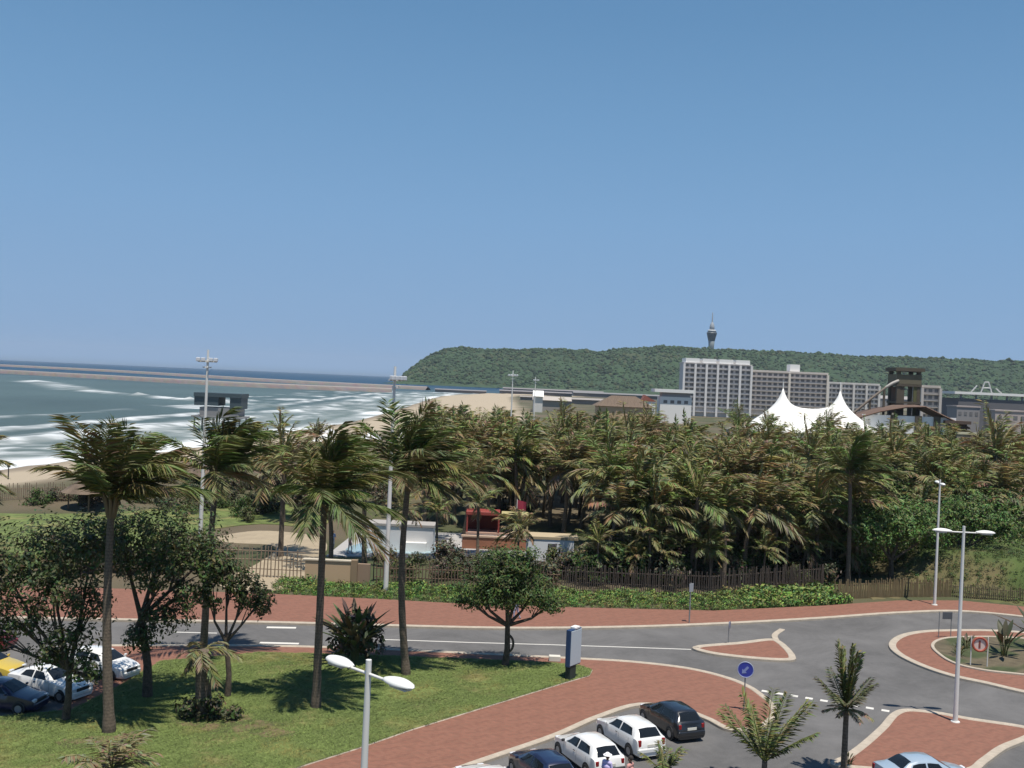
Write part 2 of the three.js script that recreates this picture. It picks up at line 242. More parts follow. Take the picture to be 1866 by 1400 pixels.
// traffic islands
const TRI = smooth([[12.7, -65.5], [13.4, -64.5], [16.2, -63.6], [18.2, -63.6], [18.6, -64], [18.75, -68.1], [18.5, -68.5], [16, -67.2]], 4, true);
struct('splitter_island', plate(TRI, 0.12, 0.3), mBrick); kerb(TRI, 0.46, 0.15, 'splitter_island_kerb', -0.02, true);
kerb(smooth([[18.8, -68.6], [19.1, -70.2], [20.1, -72]], 5), 0.42, 0.06, 'painted_island_nose');
const RB = smooth([[36, -55.8], [30.7, -58.8], [29.3, -60.2], [27.8, -61.5], [26.9, -63.1], [26.35, -65.2], [26.3, -66.8], [26.6, -68.3], [27.4, -69.9], [28.7, -71.5], [30.2, -72.6], [31.9, -73.3], [38, -74], [44, -71], [46.5, -65], [43, -58.5]], 5, true);
const RBI = smooth([[38, -60.2], [32.5, -62.2], [30.4, -62.8], [29.3, -63.7], [28.95, -64.7], [28.95, -66.2], [29.3, -68.2], [30.2, -69.8], [31.7, -71], [37, -71.8], [42, -69], [43.6, -65], [41.5, -61.5]], 5, true);
struct('roundabout_island', plate(RB, 0.12, 0.3), mBrick); kerb(RB, 0.48, 0.15, 'roundabout_kerb', -0.02, true);
struct('roundabout_bed', plate(RBI, 0.2, 0.25), mSoil); kerb(RBI, 0.22, 0.23, 'roundabout_bed_kerb', 0.05, true);
const ISL = smooth([[15.5, -45.9], [16.3, -46.8], [17.6, -48.4], [19.7, -51.3], [21.3, -53.7], [22.1, -54.3], [23.5, -54.1], [25, -53.3], [27.6, -52.1], [27.2, -51.2], [24.7, -49.1], [22.9, -47.2], [21.6, -45.9], [18.6, -45.5]], 5, true);
struct('brick_island', plate(ISL, 0.12, 0.3), mBrick); kerb(ISL, 0.42, 0.15, 'brick_island_kerb', -0.02, true);
// painted markings, 4 mm above the asphalt
function stripe(a, b, w, name = 'road_marking') { const dx = b[0] - a[0], dz = b[1] - a[1], l = Math.hypot(dx, dz), nx = -dz / l * w / 2, nz = dx / l * w / 2; struct(name, plate([[a[0] + nx, a[1] + nz], [b[0] + nx, b[1] + nz], [b[0] - nx, b[1] - nz], [a[0] - nx, a[1] - nz]], 0.006, 0.004), mPaint); }
for (let k = 0; k < 9; k++) { const t0 = (k + 0.18) / 9, t1 = (k + 0.68) / 9, A = [14.8, -57.15], B = [21.4, -54.25], L = (t) => [A[0] + (B[0] - A[0]) * t, A[1] + (B[1] - A[1]) * t]; stripe(L(t0), L(t1), 0.34); }
{ const c = [[-7.8, -64.6], [-2, -64.8], [3.1, -65.1], [8, -65.3], [12.4, -65.45]]; for (let k = 0; k < 4; k++) stripe(c[k], c[k + 1], 0.14); }
stripe([-15.5, -66.4], [-13.6, -66.6], 0.4); stripe([-15, -62.6], [-12.6, -62.75], 0.35); stripe([-21, -64.2], [-18.2, -64.4], 0.16);
// sandy path beside the fence, lawns beyond the road, park ground
struct('sand_path', plate(smooth([[-29, -100], [-26, -106], [-20, -104.5], [-17.5, -99], [-16.6, -86], [-16.4, -79], [-19, -77], [-22.5, -79], [-21.6, -88], [-22.5, -97.5], [-27, -98]], 5, true), 0.02, 0.1), mSand);
struct('park_lawn', plate(smooth([[-62, -90], [-60, -108], [-44, -119], [-30, -131], [-22, -124], [-21, -110], [-27, -111], [-33, -100], [-34, -86], [-42, -78], [-58, -77]], 4, true), 0.012, 0.1), mGrass);
struct('pool_deck', plate([[-16.5, -93], [-16, -108], [4, -112], [7, -108], [7, -95], [-6, -94.5]], 0.06, 0.15), M([0.36, 0.35, 0.34], 0.9));
struct('paddling_pool', plate(smooth([[-15, -95.5], [-14, -101], [-7, -102], [-4, -99], [-6, -96.4], [-11, -95.6]], 5, true), 0.1, 0.12), M([0.3, 0.42, 0.47], 0.15));

// ------------------------------------------------------------------ far hill, harbour and towers
{
  const prof = [[-300, 0], [-284, 14], [-270, 38], [-248, 58], [-215, 78], [-160, 96], [-60, 98], [95, 103], [230, 106], [380, 126], [531, 124], [690, 124], [1000, 122], [1400, 126], [2600, 128], [3400, 120]];
  const ridge = x => { for (let k = 0; k < prof.length - 1; k++) if (x >= prof[k][0] && x < prof[k + 1][0]) { const t = (x - prof[k][0]) / (prof[k + 1][0] - prof[k][0]); return prof[k][1] * (1 - t) + prof[k + 1][1] * t; } return 0; };
  const hy = (x, z) => { const d = (-z - 2700); const f = d < 0 ? sstep(-420, -30, d) : 1 - sstep(60, 500, d); const h = ridge(x + 18 * noise(x * 0.01, z * 0.01)); return -3 + h * f * (1 + 0.05 * fbm(x * 0.006, z * 0.006)) + (h > 5 ? 9 * f * fbm(x * 0.02, z * 0.02, 3) + 4 * noise(x * 0.08, z * 0.08) : 0); };
  const cf = (x, z) => { const n = fbm(x * 0.01, z * 0.012, 4), n2 = noise(x * 0.09, z * 0.09, 2), b = sstep(0.1, 0.4, fbm(x * 0.008, z * 0.008, 9)); const g = 0.95 + 0.5 * n + 0.4 * n2; return [(0.032 + 0.026 * b) * g, (0.062 + 0.012 * b) * g, (0.024 + 0.008 * b) * g]; };
  struct('hill', sheet(axis([[-330, 1700, 420], [1700, 3400, 60]]), axis([[-2270, -2760, 70], [-2760, -3250, 16]]), hy, cf), VC(1));
  seed(77); const ico = new THREE.IcosahedronGeometry(1, 1); { const p = ico.attributes.position; for (let k = 0; k < p.count; k++) { const q = V(p.getX(k), p.getY(k), p.getZ(k)); q.multiplyScalar(1 + 0.35 * noise(q.x * 2, q.y * 2, q.z * 2)); p.setXYZ(k, q.x, q.y, q.z); } ico.computeVertexNormals(); }
  const N = 15000, im = new THREE.InstancedMesh(ico, M([1, 1, 1], 1), N), mt = new THREE.Matrix4(); im.name = 'hill_forest';
  for (let k = 0; k < N; k++) { const x = R(-290, 1750), z = R(-2300, -2760), y = hy(x, z), s = R(1.5, 4.5) * (0.7 + 1.6 * Math.abs(noise(x * 0.012, z * 0.012, 8))) * (y > 4 ? 1 : 0.01); mt.compose(V(x, y + s * 0.2, z), new THREE.Quaternion().setFromEuler(new THREE.Euler(R(0, 6), R(0, 6), 0)), V(s, s * R(0.45, 0.9), s * R(0.8, 1.4))); im.setMatrixAt(k, mt); const g = R(0.6, 1.35), b = R(0, 1) < 0.15 ? 1.5 : 1; im.setColorAt(k, col(0.036 * g * b, 0.066 * g, 0.026 * g)); }
  stuff(im, 'dense dark green coastal forest covering the long headland', 'forest'); scene.add(im);
}
{ // port control tower on the headland
  const t = thing('control_tower', 'port control tower with flared grey cabin and thin mast on the headland', 'tower', [530, 116, -2700]);
  const lathe = a => new THREE.LatheGeometry(a.map(([r, y]) => new THREE.Vector2(r, y)), 20);
  mesh('shaft', lathe([[0.01, 0], [7, 0], [7.4, 16], [8.4, 30], [0.01, 30]]), M([0.2, 0.23, 0.23], 0.8), t);
  mesh('cabin', lathe([[0.01, 30], [8.6, 30], [13.6, 50], [13.8, 53], [0.01, 53.5]]), M([0.06, 0.075, 0.085], 0.5), t);
  mesh('viewing_deck', lathe([[0.01, 53.5], [12, 53.6], [10.5, 60], [0.01, 61]]), M([0.4, 0.42, 0.43], 0.6), t);
  mesh('dome', lathe([[0.01, 61], [6.4, 61], [6.8, 67], [5.4, 73], [2.6, 80], [0.01, 81]]), M([0.3, 0.32, 0.34], 0.6), t);
  mesh('mast', lathe([[0.01, 80], [1.9, 80], [1.1, 106], [0.01, 107]]), M([0.4, 0.41, 0.42], 0.6), t);
}
const mGlassDark = M([0.17, 0.165, 0.165], 0.35);
function apartments(name, label, x0, x1, z, h, floors, bays, wallC, finC, opt = {}) {
  const w = x1 - x0, t = thing(name, label, 'apartment block', [(x0 + x1) / 2, -0.1, z]);
  const wall = M(wallC, 0.9), fin = M(finC, 0.85);
  mesh('wall', box(w, h, 16, 0, h / 2, -8), wall, t);
  const fh = h / floors, bw = w / bays, pg = box(bw * 0.62, fh * 0.52, 0.12), sl = box(w - 0.2, 0.35, 1.3), fg = box(1.3, h - 0.4, 1.7);
  for (let f = 0; f < floors; f++) for (let b = 0; b < bays; b++) { if (f < 2 && floors > 8) continue; const m = mesh('window', pg, mGlassDark, t); m.position.set(-w / 2 + (b + 0.5) * bw, (f + 0.55) * fh, 0.03); }
  for (let f = 1; f < floors; f++) { const m = mesh('balcony_slab', sl, wall, t); m.position.set(0, f * fh, 0.66); }
  for (let b = 0; b <= bays; b += opt.finStep || 2) { const m = mesh('fin', fg, fin, t); m.position.set(-w / 2 + b * bw, h / 2, 0.86); }
  if (opt.cap) { const n = opt.cap; for (let k = 0; k < n; k++) mesh('roof_parapet', box(w / n * 0.82, 2.6, 14, -w / 2 + (k + 0.5) * w / n, h + 1.9, -7), mWhite, t); mesh('roof_slab', box(w + 0.6, 0.6, 17, 0, h + 0.3, -7.6), wall, t); }
  else mesh('roof_parapet', box(w + 0.5, 1.2, 17, 0, h + 0.6, -7.6), wall, t);
  if (opt.box) mesh('roof_plant_room', box(6, 4.4, 8, opt.box, h + 3.4, -6), mWhite, t);
  return t;
}
apartments('apartment_block', 'tallest grey apartment block with white roof parapets and pale vertical fins', 105.5, 147, -620, 32.5, 11, 12, [0.58, 0.55, 0.53], [0.7, 0.68, 0.66], { cap: 4 });
apartments('apartment_block', 'long grey-brown apartment block with white roof box behind the tent', 147.4, 194.7, -622, 29, 10, 14, [0.6, 0.54, 0.49], [0.68, 0.62, 0.54], { finStep: 7, box: 4 });
apartments('apartment_block', 'lower grey apartment block between tent peak and timber tower', 204, 237, -650, 24, 8, 12, [0.58, 0.55, 0.52], [0.62, 0.59, 0.55], { finStep: 3 });
apartments('apartment_block', 'small cream apartment block right beside the timber tower', 203.5, 212.5, -500, 22.5, 7, 3, [0.5, 0.45, 0.4], [0.5, 0.46, 0.42], { finStep: 3 });
{ // white flat-roofed house
  const t = thing('beach_house', 'white two-level house with overhanging flat roof before the grey apartments', 'house', [77.5, -0.1, -480]);
  mesh('wall', box(15, 12.6, 10, 1, 6.3, -5), mWhite, t); mesh('roof', box(19, 1.5, 13, 0, 15.4, -5), mWhite, t);
  mesh('upper_wall', box(13.5, 2.2, 8, 1.2, 13.6, -5), M([0.3, 0.3, 0.32], 0.7), t);
  for (let k = 0; k < 4; k++) mesh('window', box(1.8, 1.5, 0.12, -4 + k * 3.3, 10.2, 0.04), mGlassDark, t);
  const u = thing('beach_annexe', 'low white gabled annexe left of the flat-roofed white house', 'house', [65.5, -0.1, -478]);
  mesh('wall', box(6, 10, 7, 0, 5, -3.5), mWhite, u); const s = new THREE.Shape([new THREE.Vector2(-3.4, 0), new THREE.Vector2(3.4, 0), new THREE.Vector2(-2.2, 3)]); mesh('roof', new THREE.ExtrudeGeometry(s, { depth: 7.6, bevelEnabled: false }).translate(0, 10, -7.3), M([0.3, 0.1, 0.07], 0.9), u);
}
function hipHouse(name, label, x, z, w, d, hw, hr, mr, mw, cat = 'house') {
  const t = thing(name, label, cat, [x, -0.1, z]);
  mesh('wall', box(w * 0.9, hw, d * 0.9, 0, hw / 2, -d / 2), mw, t);
  const m = new MB(), c = [1, 1, 1], a = w / 2, r = Math.max(0.5, a - d / 2), P = [[-a, hw, 0], [a, hw, 0], [a, hw, -d], [-a, hw, -d], [-r, hw + hr, -d / 2], [r, hw + hr, -d / 2]].map(p => V(...p));
  const face = (...k) => { const i = k.map(q => m.v(P[q].x, P[q].y, P[q].z, c, P[q].x, P[q].y * 1.4 + P[q].z)); for (let q = 1; q < i.length - 1; q++) m.tri(i[0], i[q], i[q + 1]); };
  face(0, 1, 5, 4); face(1, 2, 5); face(2, 3, 4, 5); face(3, 0, 4); face(3, 2, 1, 0);
  mesh('roof', m.geo(), mr, t); return t;
}
const mTan = M([0.48, 0.34, 0.21], 0.9);
hipHouse('beach_restaurant', 'wide low building with brown hipped roof rising above the palm tops', 51, -450, 27, 16, 7.5, 4.8, mThatch, mTan);
hipHouse('red_roof_pavilion', 'reddish hipped roof pavilion half hidden among the palms', -1.6, -150, 8.4, 7, 2.6, 1.9, mRoof, mTan, 'pavilion');
hipHouse('small_red_shelter', 'small red tiled shelter beside the palms above the sand', 0.5, -182, 7, 6, 3, 1.7, mRoof, mTan, 'shelter');
for (const [k, [x, z, w, h, c]] of [[-60, -1180, 60, 3, [0.16, 0.15, 0.15]], [30, -1250, 90, 4, [0.15, 0.14, 0.14]], [140, -1300, 120, 5, [0.14, 0.14, 0.14]], [20, -900, 24, 3, [0.2, 0.18, 0.16]], [62, -820, 26, 4, [0.22, 0.2, 0.18]], [15, -560, 5, 9, [0.6, 0.59, 0.56]], [24, -590, 22, 6.5, [0.3, 0.27, 0.24]], [62, -1500, 150, 5, [0.15, 0.14, 0.14]], [420, -1500, 200, 12, [0.2, 0.2, 0.2]], [700, -1600, 260, 14, [0.22, 0.21, 0.2]]].entries()) {
  const t = thing('harbour_shed', ['long grey shed at the foot of the headland near the sea end', 'grey harbour shed below the headland behind the sand', 'wide dark harbour shed below the middle of the headland', 'small brown shed at the far end of the beach', 'pale block building behind the beach palms', 'small white building standing by the sand beyond the palms', 'low brown building beside the small white one by the sand', 'longest grey quay shed under the headland', 'dark quay warehouse behind the tall apartments', 'dark wide warehouse at the foot of the hill'][k], 'shed', [x, -0.2, z]);
  mesh('wall', box(w, h, 14, 0, h / 2, -7), M(c, 0.9), t);
  const s = new THREE.Shape([new THREE.Vector2(-8, 0), new THREE.Vector2(8, 0), new THREE.Vector2(0, h * 0.35)]); mesh('roof', new THREE.ExtrudeGeometry(s, { depth: w + 1, bevelEnabled: false }).rotateY(Math.PI / 2).translate(-(w + 1) / 2, h, -7), M(c.map(q => q * 1.35), 0.8), t);
}
{ // harbour roof with light gantry on the right, pinkish blocks before it
  const t = thing('terminal_roof', 'long white flat roof with a trestle gantry beyond the palms', 'shed', [249, -0.1, -520]);
  mesh('wall', box(36, 18, 20, 0, 9, -10), M([0.13, 0.13, 0.14], 0.9), t); mesh('roof', box(41, 1.3, 22, 0, 20.8, -10), mWhite, t); for (let k = -2; k < 3; k++) mesh('column', box(0.8, 2.2, 0.8, k * 8, 19.1, -2), mSteel, t);
  const m = new MB(); for (const [a, b] of [[[-3, 21], [-1, 27]], [[3, 21], [1, 27]], [[-1, 27], [1, 27]], [[-2, 24], [2, 24]], [[-8, 21.4], [-5, 25]], [[8, 21.4], [5, 24]]]) m.tube([V(a[0], a[1], -8), V(b[0], b[1], -8)], [0.35, 0.35], 5, [0.4, 0.4, 0.4]); mesh('gantry', m.geo(), VC(0.6), t);
  const mp = M([0.3, 0.17, 0.15], 0.9), mp2 = M([0.42, 0.36, 0.33], 0.9);
  for (const [k, [x, z, w, h, mm]] of [[214, -430, 14, 13, mp2], [229, -436, 11, 12.6, mp], [200, -440, 10, 14, M([0.26, 0.25, 0.25], 0.9)]].entries()) { const b = thing('warehouse', ['pale pink warehouse block at the harbour edge', 'dark pink brick block beside the pale warehouse', 'grey warehouse block below the long white roof'][k], 'building', [x, -0.1, z]); mesh('wall', box(w, h, 10, 0, h / 2, -5), mm, b); mesh('roof', box(w + 0.6, 0.6, 10.6, 0, h + 0.3, -5), mp2, b); for (let q = 0; q < 4; q++) mesh('window', box(w * 0.13, 1.6, 0.12, -w * 0.36 + q * w * 0.24, h * 0.8, 0.04), mGlassDark, b); }
  const w = thing('boundary_wall', 'pale low wall behind the palms on the harbour side', 'wall', [118, -0.1, -232]); mesh('wall', box(30, 9.2, 0.5, 0, 4.6, 0), M([0.3, 0.27, 0.2], 0.9), w); mesh('coping', box(30.4, 0.5, 0.8, 0, 9.45, 0), M([0.55, 0.53, 0.38], 0.9), w);
}
{ // twin-peaked white tent
  const t = thing('marquee_tent', 'big white tensile tent with two pointed peaks above the palms', 'tent', [0, 0, 0]);
  const pk = [[82.5, -306, 18.4], [99.9, -306, 18.9]];
  const hgt = (x, z) => { let c = 0; for (const [px, pz, py] of pk) c = Math.max(c, 0.45 * Math.exp(-Math.hypot(x - px, (z - pz) * 0.9) / 1.7)); const dx = Math.max(82.5 - x, x - 99.9, 0), ds = Math.hypot(dx, (z + 306) * 0.8); return 4.6 + 14 * (c + 0.55 * Math.exp(-Math.pow(ds / 9.5, 2))); };
  const xs = axis([[68, 113, 130]]), zs = axis([[-289, -322, 70]]);
  const g = sheet(xs, zs, hgt, () => [1, 1, 1]); mesh('canopy', g, M([0.82, 0.81, 0.76], 0.7, { side: THREE.DoubleSide }), t);
  mesh('side_wall', mergeGeometries([box(44.6, 4.6, 0.1, 90.5, 2.3, -289.3), box(0.1, 4.6, 32, 68.3, 2.3, -305.5), box(0.1, 4.6, 32, 112.7, 2.3, -305.5)]), M([0.8, 0.79, 0.75], 0.7), t);
  for (const [px, pz, py] of pk) mesh('mast', cyl(0.22, 0.12, py + 2, px, -0.05, pz), mPole, t);
}
{ // timber slide tower with pavilion roof
  const t = thing('slide_tower', 'dark timber tower with roofed top and slanting white slide beside the tent', 'tower', [126, -0.1, -320]);
  const tb = M([0.085, 0.07, 0.05], 0.9), m = new MB();
  for (const x of [-3.2, 3.2]) for (const z of [0, -6.4]) mesh('post', box(1.15, 25.5, 1.15, x, 12.75, z), tb, t);
  for (const y of [11, 15.5, 21]) mesh('floor', box(8, 0.7, 8, 0, y, -3.2), tb, t);
  mesh('back_panel', box(2.4, 8.5, 0.4, -1.9, 16.2, -6), M([0.2, 0.13, 0.1], 0.9), t); mesh('side_panel', box(1.5, 9.5, 0.4, 2.3, 16, 0.3), M([0.1, 0.1, 0.04], 0.9), t);
  mesh('front_panel', box(1.9, 9.5, 0.4, -2.3, 16.2, 0.3), tb, t); mesh('roof', box(9.2, 1.1, 9.2, 0, 26, -3.2), tb, t); mesh('parapet', box(7.8, 3, 7.8, 0, 22.9, -3.2), M([0.13, 0.115, 0.075], 0.9), t);
  m.tube([V(-3.4, 22.4, 0.6), V(-5.5, 21.4, 1), V(-7.6, 20, 1.2)], [0.45, 0.5, 0.45], 8, [0.34, 0.32, 0.29]); m.tube([V(-7.6, 20, 1.2), V(-12, 16.4, 1.4), V(-17.5, 11.5, 1.5)], [0.4, 0.4, 0.4], 8, [0.16, 0.13, 0.1]); mesh('slide', m.geo(), VC(0.6), t);
  for (const [x, y] of [[-8, 19.2], [-12.4, 15.6], [-17, 11.4]]) mesh('slide_support', box(0.6, y, 0.6, x, y / 2, 1.2), tb, t);
  const p = thing('slide_pavilion', 'white walled pavilion under a brown roof at the foot of the timber tower', 'pavilion', [122, -0.1, -312]);
  mesh('wall', box(29, 11.4, 0.8, 1.5, 5.7, 0), mWhite, p); for (const x of [-3.4, 4.2, 10]) mesh('pillar', box(2, 11.6, 1.2, x, 5.8, 0.3), tb, p);
  const rm = new MB(), rc = [0.12, 0.075, 0.055], P = [[-16, 9.5], [-8, 12.2], [0, 13.9], [6, 14.2], [11, 12], [20, 8.2]]; let pr = null; for (const [x, y] of P) { const r = [rm.v(x, y, 1.6, rc), rm.v(x, y + 0.5, 1.4, rc), rm.v(x, y + 0.8, -9, [0.14, 0.095, 0.07]), rm.v(x, y, -9, rc)]; if (pr) for (let s = 0; s < 4; s++) rm.quad(pr[s], r[s], r[(s + 1) % 4], pr[(s + 1) % 4]); pr = r; } mesh('roof', rm.geo(), VC(0.9), p);
  const q = thing('beach_shed', 'dark low shed at the right end of the brown pavilion roof', 'shed', [138, -0.1, -311]); mesh('wall', box(6.4, 9.6, 6, 0, 4.8, -3), M([0.05, 0.035, 0.03], 0.9), q); mesh('roof', box(8, 1, 8, 0, 10.1, -3), M([0.09, 0.06, 0.045], 0.9), q);
}
{ // dark flat-topped beach pavilion
  const t = thing('beach_pavilion', 'dark flat-roofed beach pavilion on stilts standing before the surf', 'pavilion', [-87.6, -0.6, -300]);
  t.scale.setScalar(0.84); const dk = M([0.035, 0.055, 0.065], 0.7), gy = M([0.2, 0.2, 0.2], 0.9);
  mesh('roof', box(17, 1.4, 10, 0, 11.2, -5), dk, t); mesh('upper_block', box(8.6, 3.2, 9, -4.1, 9, -5), dk, t); mesh('upper_block', box(4, 4.2, 9, 6.3, 8.5, -5), dk, t); mesh('wall', box(14, 3.2, 8, 0.5, 5.2, -5), gy, t); mesh('deck', box(18, 0.6, 11, 0, 3.4, -5), gy, t);
  for (const x of [-8, -4, 0, 4, 8]) for (const z of [-0.5, -9.5]) mesh('stilt', cyl(0.3, 0.3, 8, x, -4.8, z), gy, t);
}

// ------------------------------------------------------------------ vegetation builders
const WIND = V(0.96, 0, -0.28);
const LEAFG = [0.125, 0.155, 0.048], LEAFB = [0.21, 0.17, 0.095], LEAFY = [0.2, 0.225, 0.065];
const mixc = (a, b, t) => a.map((q, k) => q * (1 - t) + b[k] * t);
function frond(mb, o, az, el, len, { wind = 1, droop = 1, tone = LEAFG, n = 24, lw = 0.075, ll = 0.2 } = {}) {
  const d = V(Math.cos(az) * Math.cos(el), Math.sin(el), Math.sin(az) * Math.cos(el)), p = o.clone(), S = 8, P = [p.clone()], Dd = [d.clone()];
  for (let k = 1; k <= S; k++) { const t = k / S; d.addScaledVector(WIND, 0.2 * wind * t).add(V(0, -0.2 * droop * t, 0)).normalize(); p.addScaledVector(d, len / S); P.push(p.clone()); Dd.push(d.clone()); }
  const rib = mixc(tone, LEAFY, 0.55);
  mb.tube([P[0], P[3], P[6], P[8]], [0.05, 0.034, 0.018, 0.006], 3, rib, false);
  for (let i = 0; i < n; i++) {
    const t = 0.1 + 0.9 * (i + 0.5) / n, f = t * S, k = Math.min(S - 1, Math.floor(f)), b = P[k].clone().lerp(P[k + 1], f - k), dd = Dd[k].clone().lerp(Dd[k + 1], f - k);
    let up = V(0, 1, 0); if (Math.abs(dd.y) > 0.9) up = V(0.75, 0.3, 0.6);
    const side = V(0, 0, 0).crossVectors(dd, up).normalize(), L = len * ll * (0.35 + 1.05 * Math.pow(Math.sin(Math.PI * clamp(t * 0.86 + 0.06)), 0.7)) * R(0.8, 1.2);
    for (const sg of [-1, 1]) {
      const dir = side.clone().multiplyScalar(sg * 0.62).addScaledVector(dd, 0.66).addScaledVector(WIND, 0.45 * wind * R(0.3, 1.3)).add(V(0, -0.3 * R(0.3, 1.4), 0)).normalize();
      const c = mixc(tone, LEAFB, Math.pow(rnd(), 4) * 0.5).map(q => q * R(0.72, 1.3)), w = V(0, 0, 0).crossVectors(dir, V(R(-0.7, 0.7), 1, R(-0.7, 0.7))).normalize().multiplyScalar(lw * R(0.7, 1.2));
      const m1 = b.clone().addScaledVector(dir, L * 0.42), tip = b.clone().addScaledVector(dir, L).addScaledVector(WIND, 0.12 * wind * L).add(V(0, -L * 0.14, 0));
      const a0 = mb.vv(b, c), a1 = mb.vv(m1.clone().add(w), c), a2 = mb.vv(tip, mixc(c, LEAFB, 0.2)), a3 = mb.vv(m1.sub(w), c); mb.quad(a0, a1, a2, a3);
    }
  }
}
const mLeaf = new THREE.MeshPhysicalMaterial({ vertexColors: true, color: 0xffffff, roughness: 0.55, side: THREE.DoubleSide, specularIntensity: 0.5, transmission: 0.2, thickness: 0 });
const mTrunkVC = mBark;
function palmTrunk(h, lean, r0, r1, bend = 0) {
  const m = new MB(), P = [], Rr = [], S = 22; for (let k = 0; k <= S; k++) { const t = k / S; P.push(V(lean[0] * t * t + bend * Math.sin(t * Math.PI), h * t - (k ? 0 : 0.25), lean[1] * t * t)); Rr.push((r0 + (r1 - r0) * Math.pow(t, 0.6)) * (1 + 0.05 * (k % 2)) * (k < 2 ? 1.25 - 0.12 * k : 1)); }
  m.tube(P, Rr, 9, [1, 1, 1]); return m.geo();
}
function fronds(top, spec, sep, parent, mat = mLeaf) { // one mesh per frond, or one crown
  const one = new MB(); const gs = [];
  for (const s of spec) { const mb = sep ? new MB() : one; frond(mb, top, s[0], s[1], s[2], s[3]); if (sep) gs.push(mb.geo()); }
  if (sep) { gs.forEach(g => mesh('frond', g, mat, parent)); return gs; }
  return mesh('crown', one.geo(), mat, parent);
}
function crownSpec(n, len, o = {}) {
  const out = []; for (let k = 0; k < n; k++) { const t = k / (n - 1), az = k * 2.4 + R(-0.3, 0.3), into = -Math.cos(az), el = (88 - (o.spread || 88) * Math.pow(t, 1.25) + R(-12, 12) + 16 * into) * D2R, old = sstep(0.7, 1, t); out.push([az, el, len * R(0.68, 1.1) * (t < 0.1 ? 0.8 : 1), { wind: (o.wind ?? 1) * R(0.6, 1.4), droop: (o.droop ?? 1) * R(0.6, 1.5), tone: mixc(mixc(o.tone || LEAFG, LEAFY, rnd() * 0.4), LEAFB, old * R(0, 0.7) + R(0, 0.08)).map(q => q * R(0.8, 1.2)), n: o.n || 24, lw: o.lw || 0.07, ll: o.ll || 0.2 }]); }
  return out;
}
function bigPalm(label, x, z, h, lean, o = {}) {
  seed(o.seed || 1); const t = thing('coconut_palm', label, 'palm tree', [x, 0.1, z]);
  mesh('trunk', palmTrunk(h, lean, o.r0 || 0.24, o.r1 || 0.15, o.bend || 0), mBark, t);
  const top = V(lean[0], h - 0.1, lean[1]); const sp = crownSpec(o.n || 26, o.len || 4.3, { ...o, n: 50, lw: 0.042, ll: 0.23 }); fronds(top, sp, true, t);
  const bs = new MB(); for (let k = 0; k < 9; k++) { const a = k * 0.7; bs.tube([V(top.x + 0.12 * Math.cos(a), top.y - 0.7, top.z + 0.12 * Math.sin(a)), V(top.x + 0.3 * Math.cos(a), top.y + 0.1, top.z + 0.3 * Math.sin(a)), V(top.x + 0.5 * Math.cos(a), top.y + 0.5, top.z + 0.5 * Math.sin(a))], [0.1, 0.08, 0.03], 5, [0.15, 0.11, 0.06]); } mesh('leaf_bases', bs.geo(), VC(0.9), t);
  return t;
}
bigPalm('tall windblown coconut palm rising from dark tree beside the parked cars', -17.7, -45.9, 10.6, [-0.45, -0.3], { seed: 11, n: 32, len: 4.5, bend: -0.25, r0: 0.27, wind: 0.42, spread: 56, droop: 0.85 });
bigPalm('windblown coconut palm with slim trunk behind the small forked tree', -17.1, -57.9, 10.9, [0.35, 0], { seed: 23, n: 24, len: 4.4, wind: 0.6, spread: 74 });
bigPalm('tall straight coconut palm standing alone on the lawn near the lamp', -9.15, -50.5, 10.7, [0.0, 0.1], { seed: 35, n: 30, len: 4.2, spread: 94, wind: 0.55, tone: [0.105, 0.14, 0.034] });
bigPalm('coconut palm with gently curved trunk on the lawn by the broad tree', -5.25, -56.7, 11.2, [-0.35, -0.2], { seed: 47, n: 30, len: 4.2, bend: -0.42, wind: 0.6, spread: 76 });
bigPalm('tall coconut palm with bare straight trunk at the front of the grove', 30.9, -90.3, 9.9, [-0.2, 0], { seed: 59, n: 24, len: 4.2 });
bigPalm('coconut palm leaning in from beyond the frame beside the beach fence', -33.4, -60, 9.9, [0.3, 0], { seed: 61, n: 16, len: 3.9 });
// the grove behind the fence
seed(404);
const protos = [];
for (let k = 0; k < 12; k++) {
  seed(700 + k * 13); const t = new THREE.Group(); t.name = 'grove_palm'; const h = R(5.4, 7), lean = [R(-0.6, 1.1), R(-0.5, 0.5)];
  const tone = mixc([[0.165, 0.195, 0.065], [0.2, 0.205, 0.08], [0.14, 0.19, 0.055], [0.235, 0.215, 0.1]][k % 4], LEAFY, R(0, 0.3));
  mesh('trunk', palmTrunk(h, lean, 0.22, 0.14, R(-0.35, 0.35)), mBark, t);
  const sp = crownSpec([14, 20, 17, 23][k % 4], R(3.3, 4.3), { n: 22, lw: [0.06, 0.075, 0.09][k % 3], ll: [0.18, 0.23, 0.26][k % 3], tone, wind: R(0.25, 0.7), spread: R(85, 128), droop: R(0.7, 1.4) }), top = V(lean[0], h - 0.1, lean[1]);
  const gs = fronds(top, sp, true, t);
  const far = new THREE.Group(); far.name = 'grove_palm'; mesh('trunk', t.children[0].geometry, mBark, far); mesh('crown', mergeGeometries(gs), mLeaf, far);
  protos.push([t, far]);
}
seed(9001);
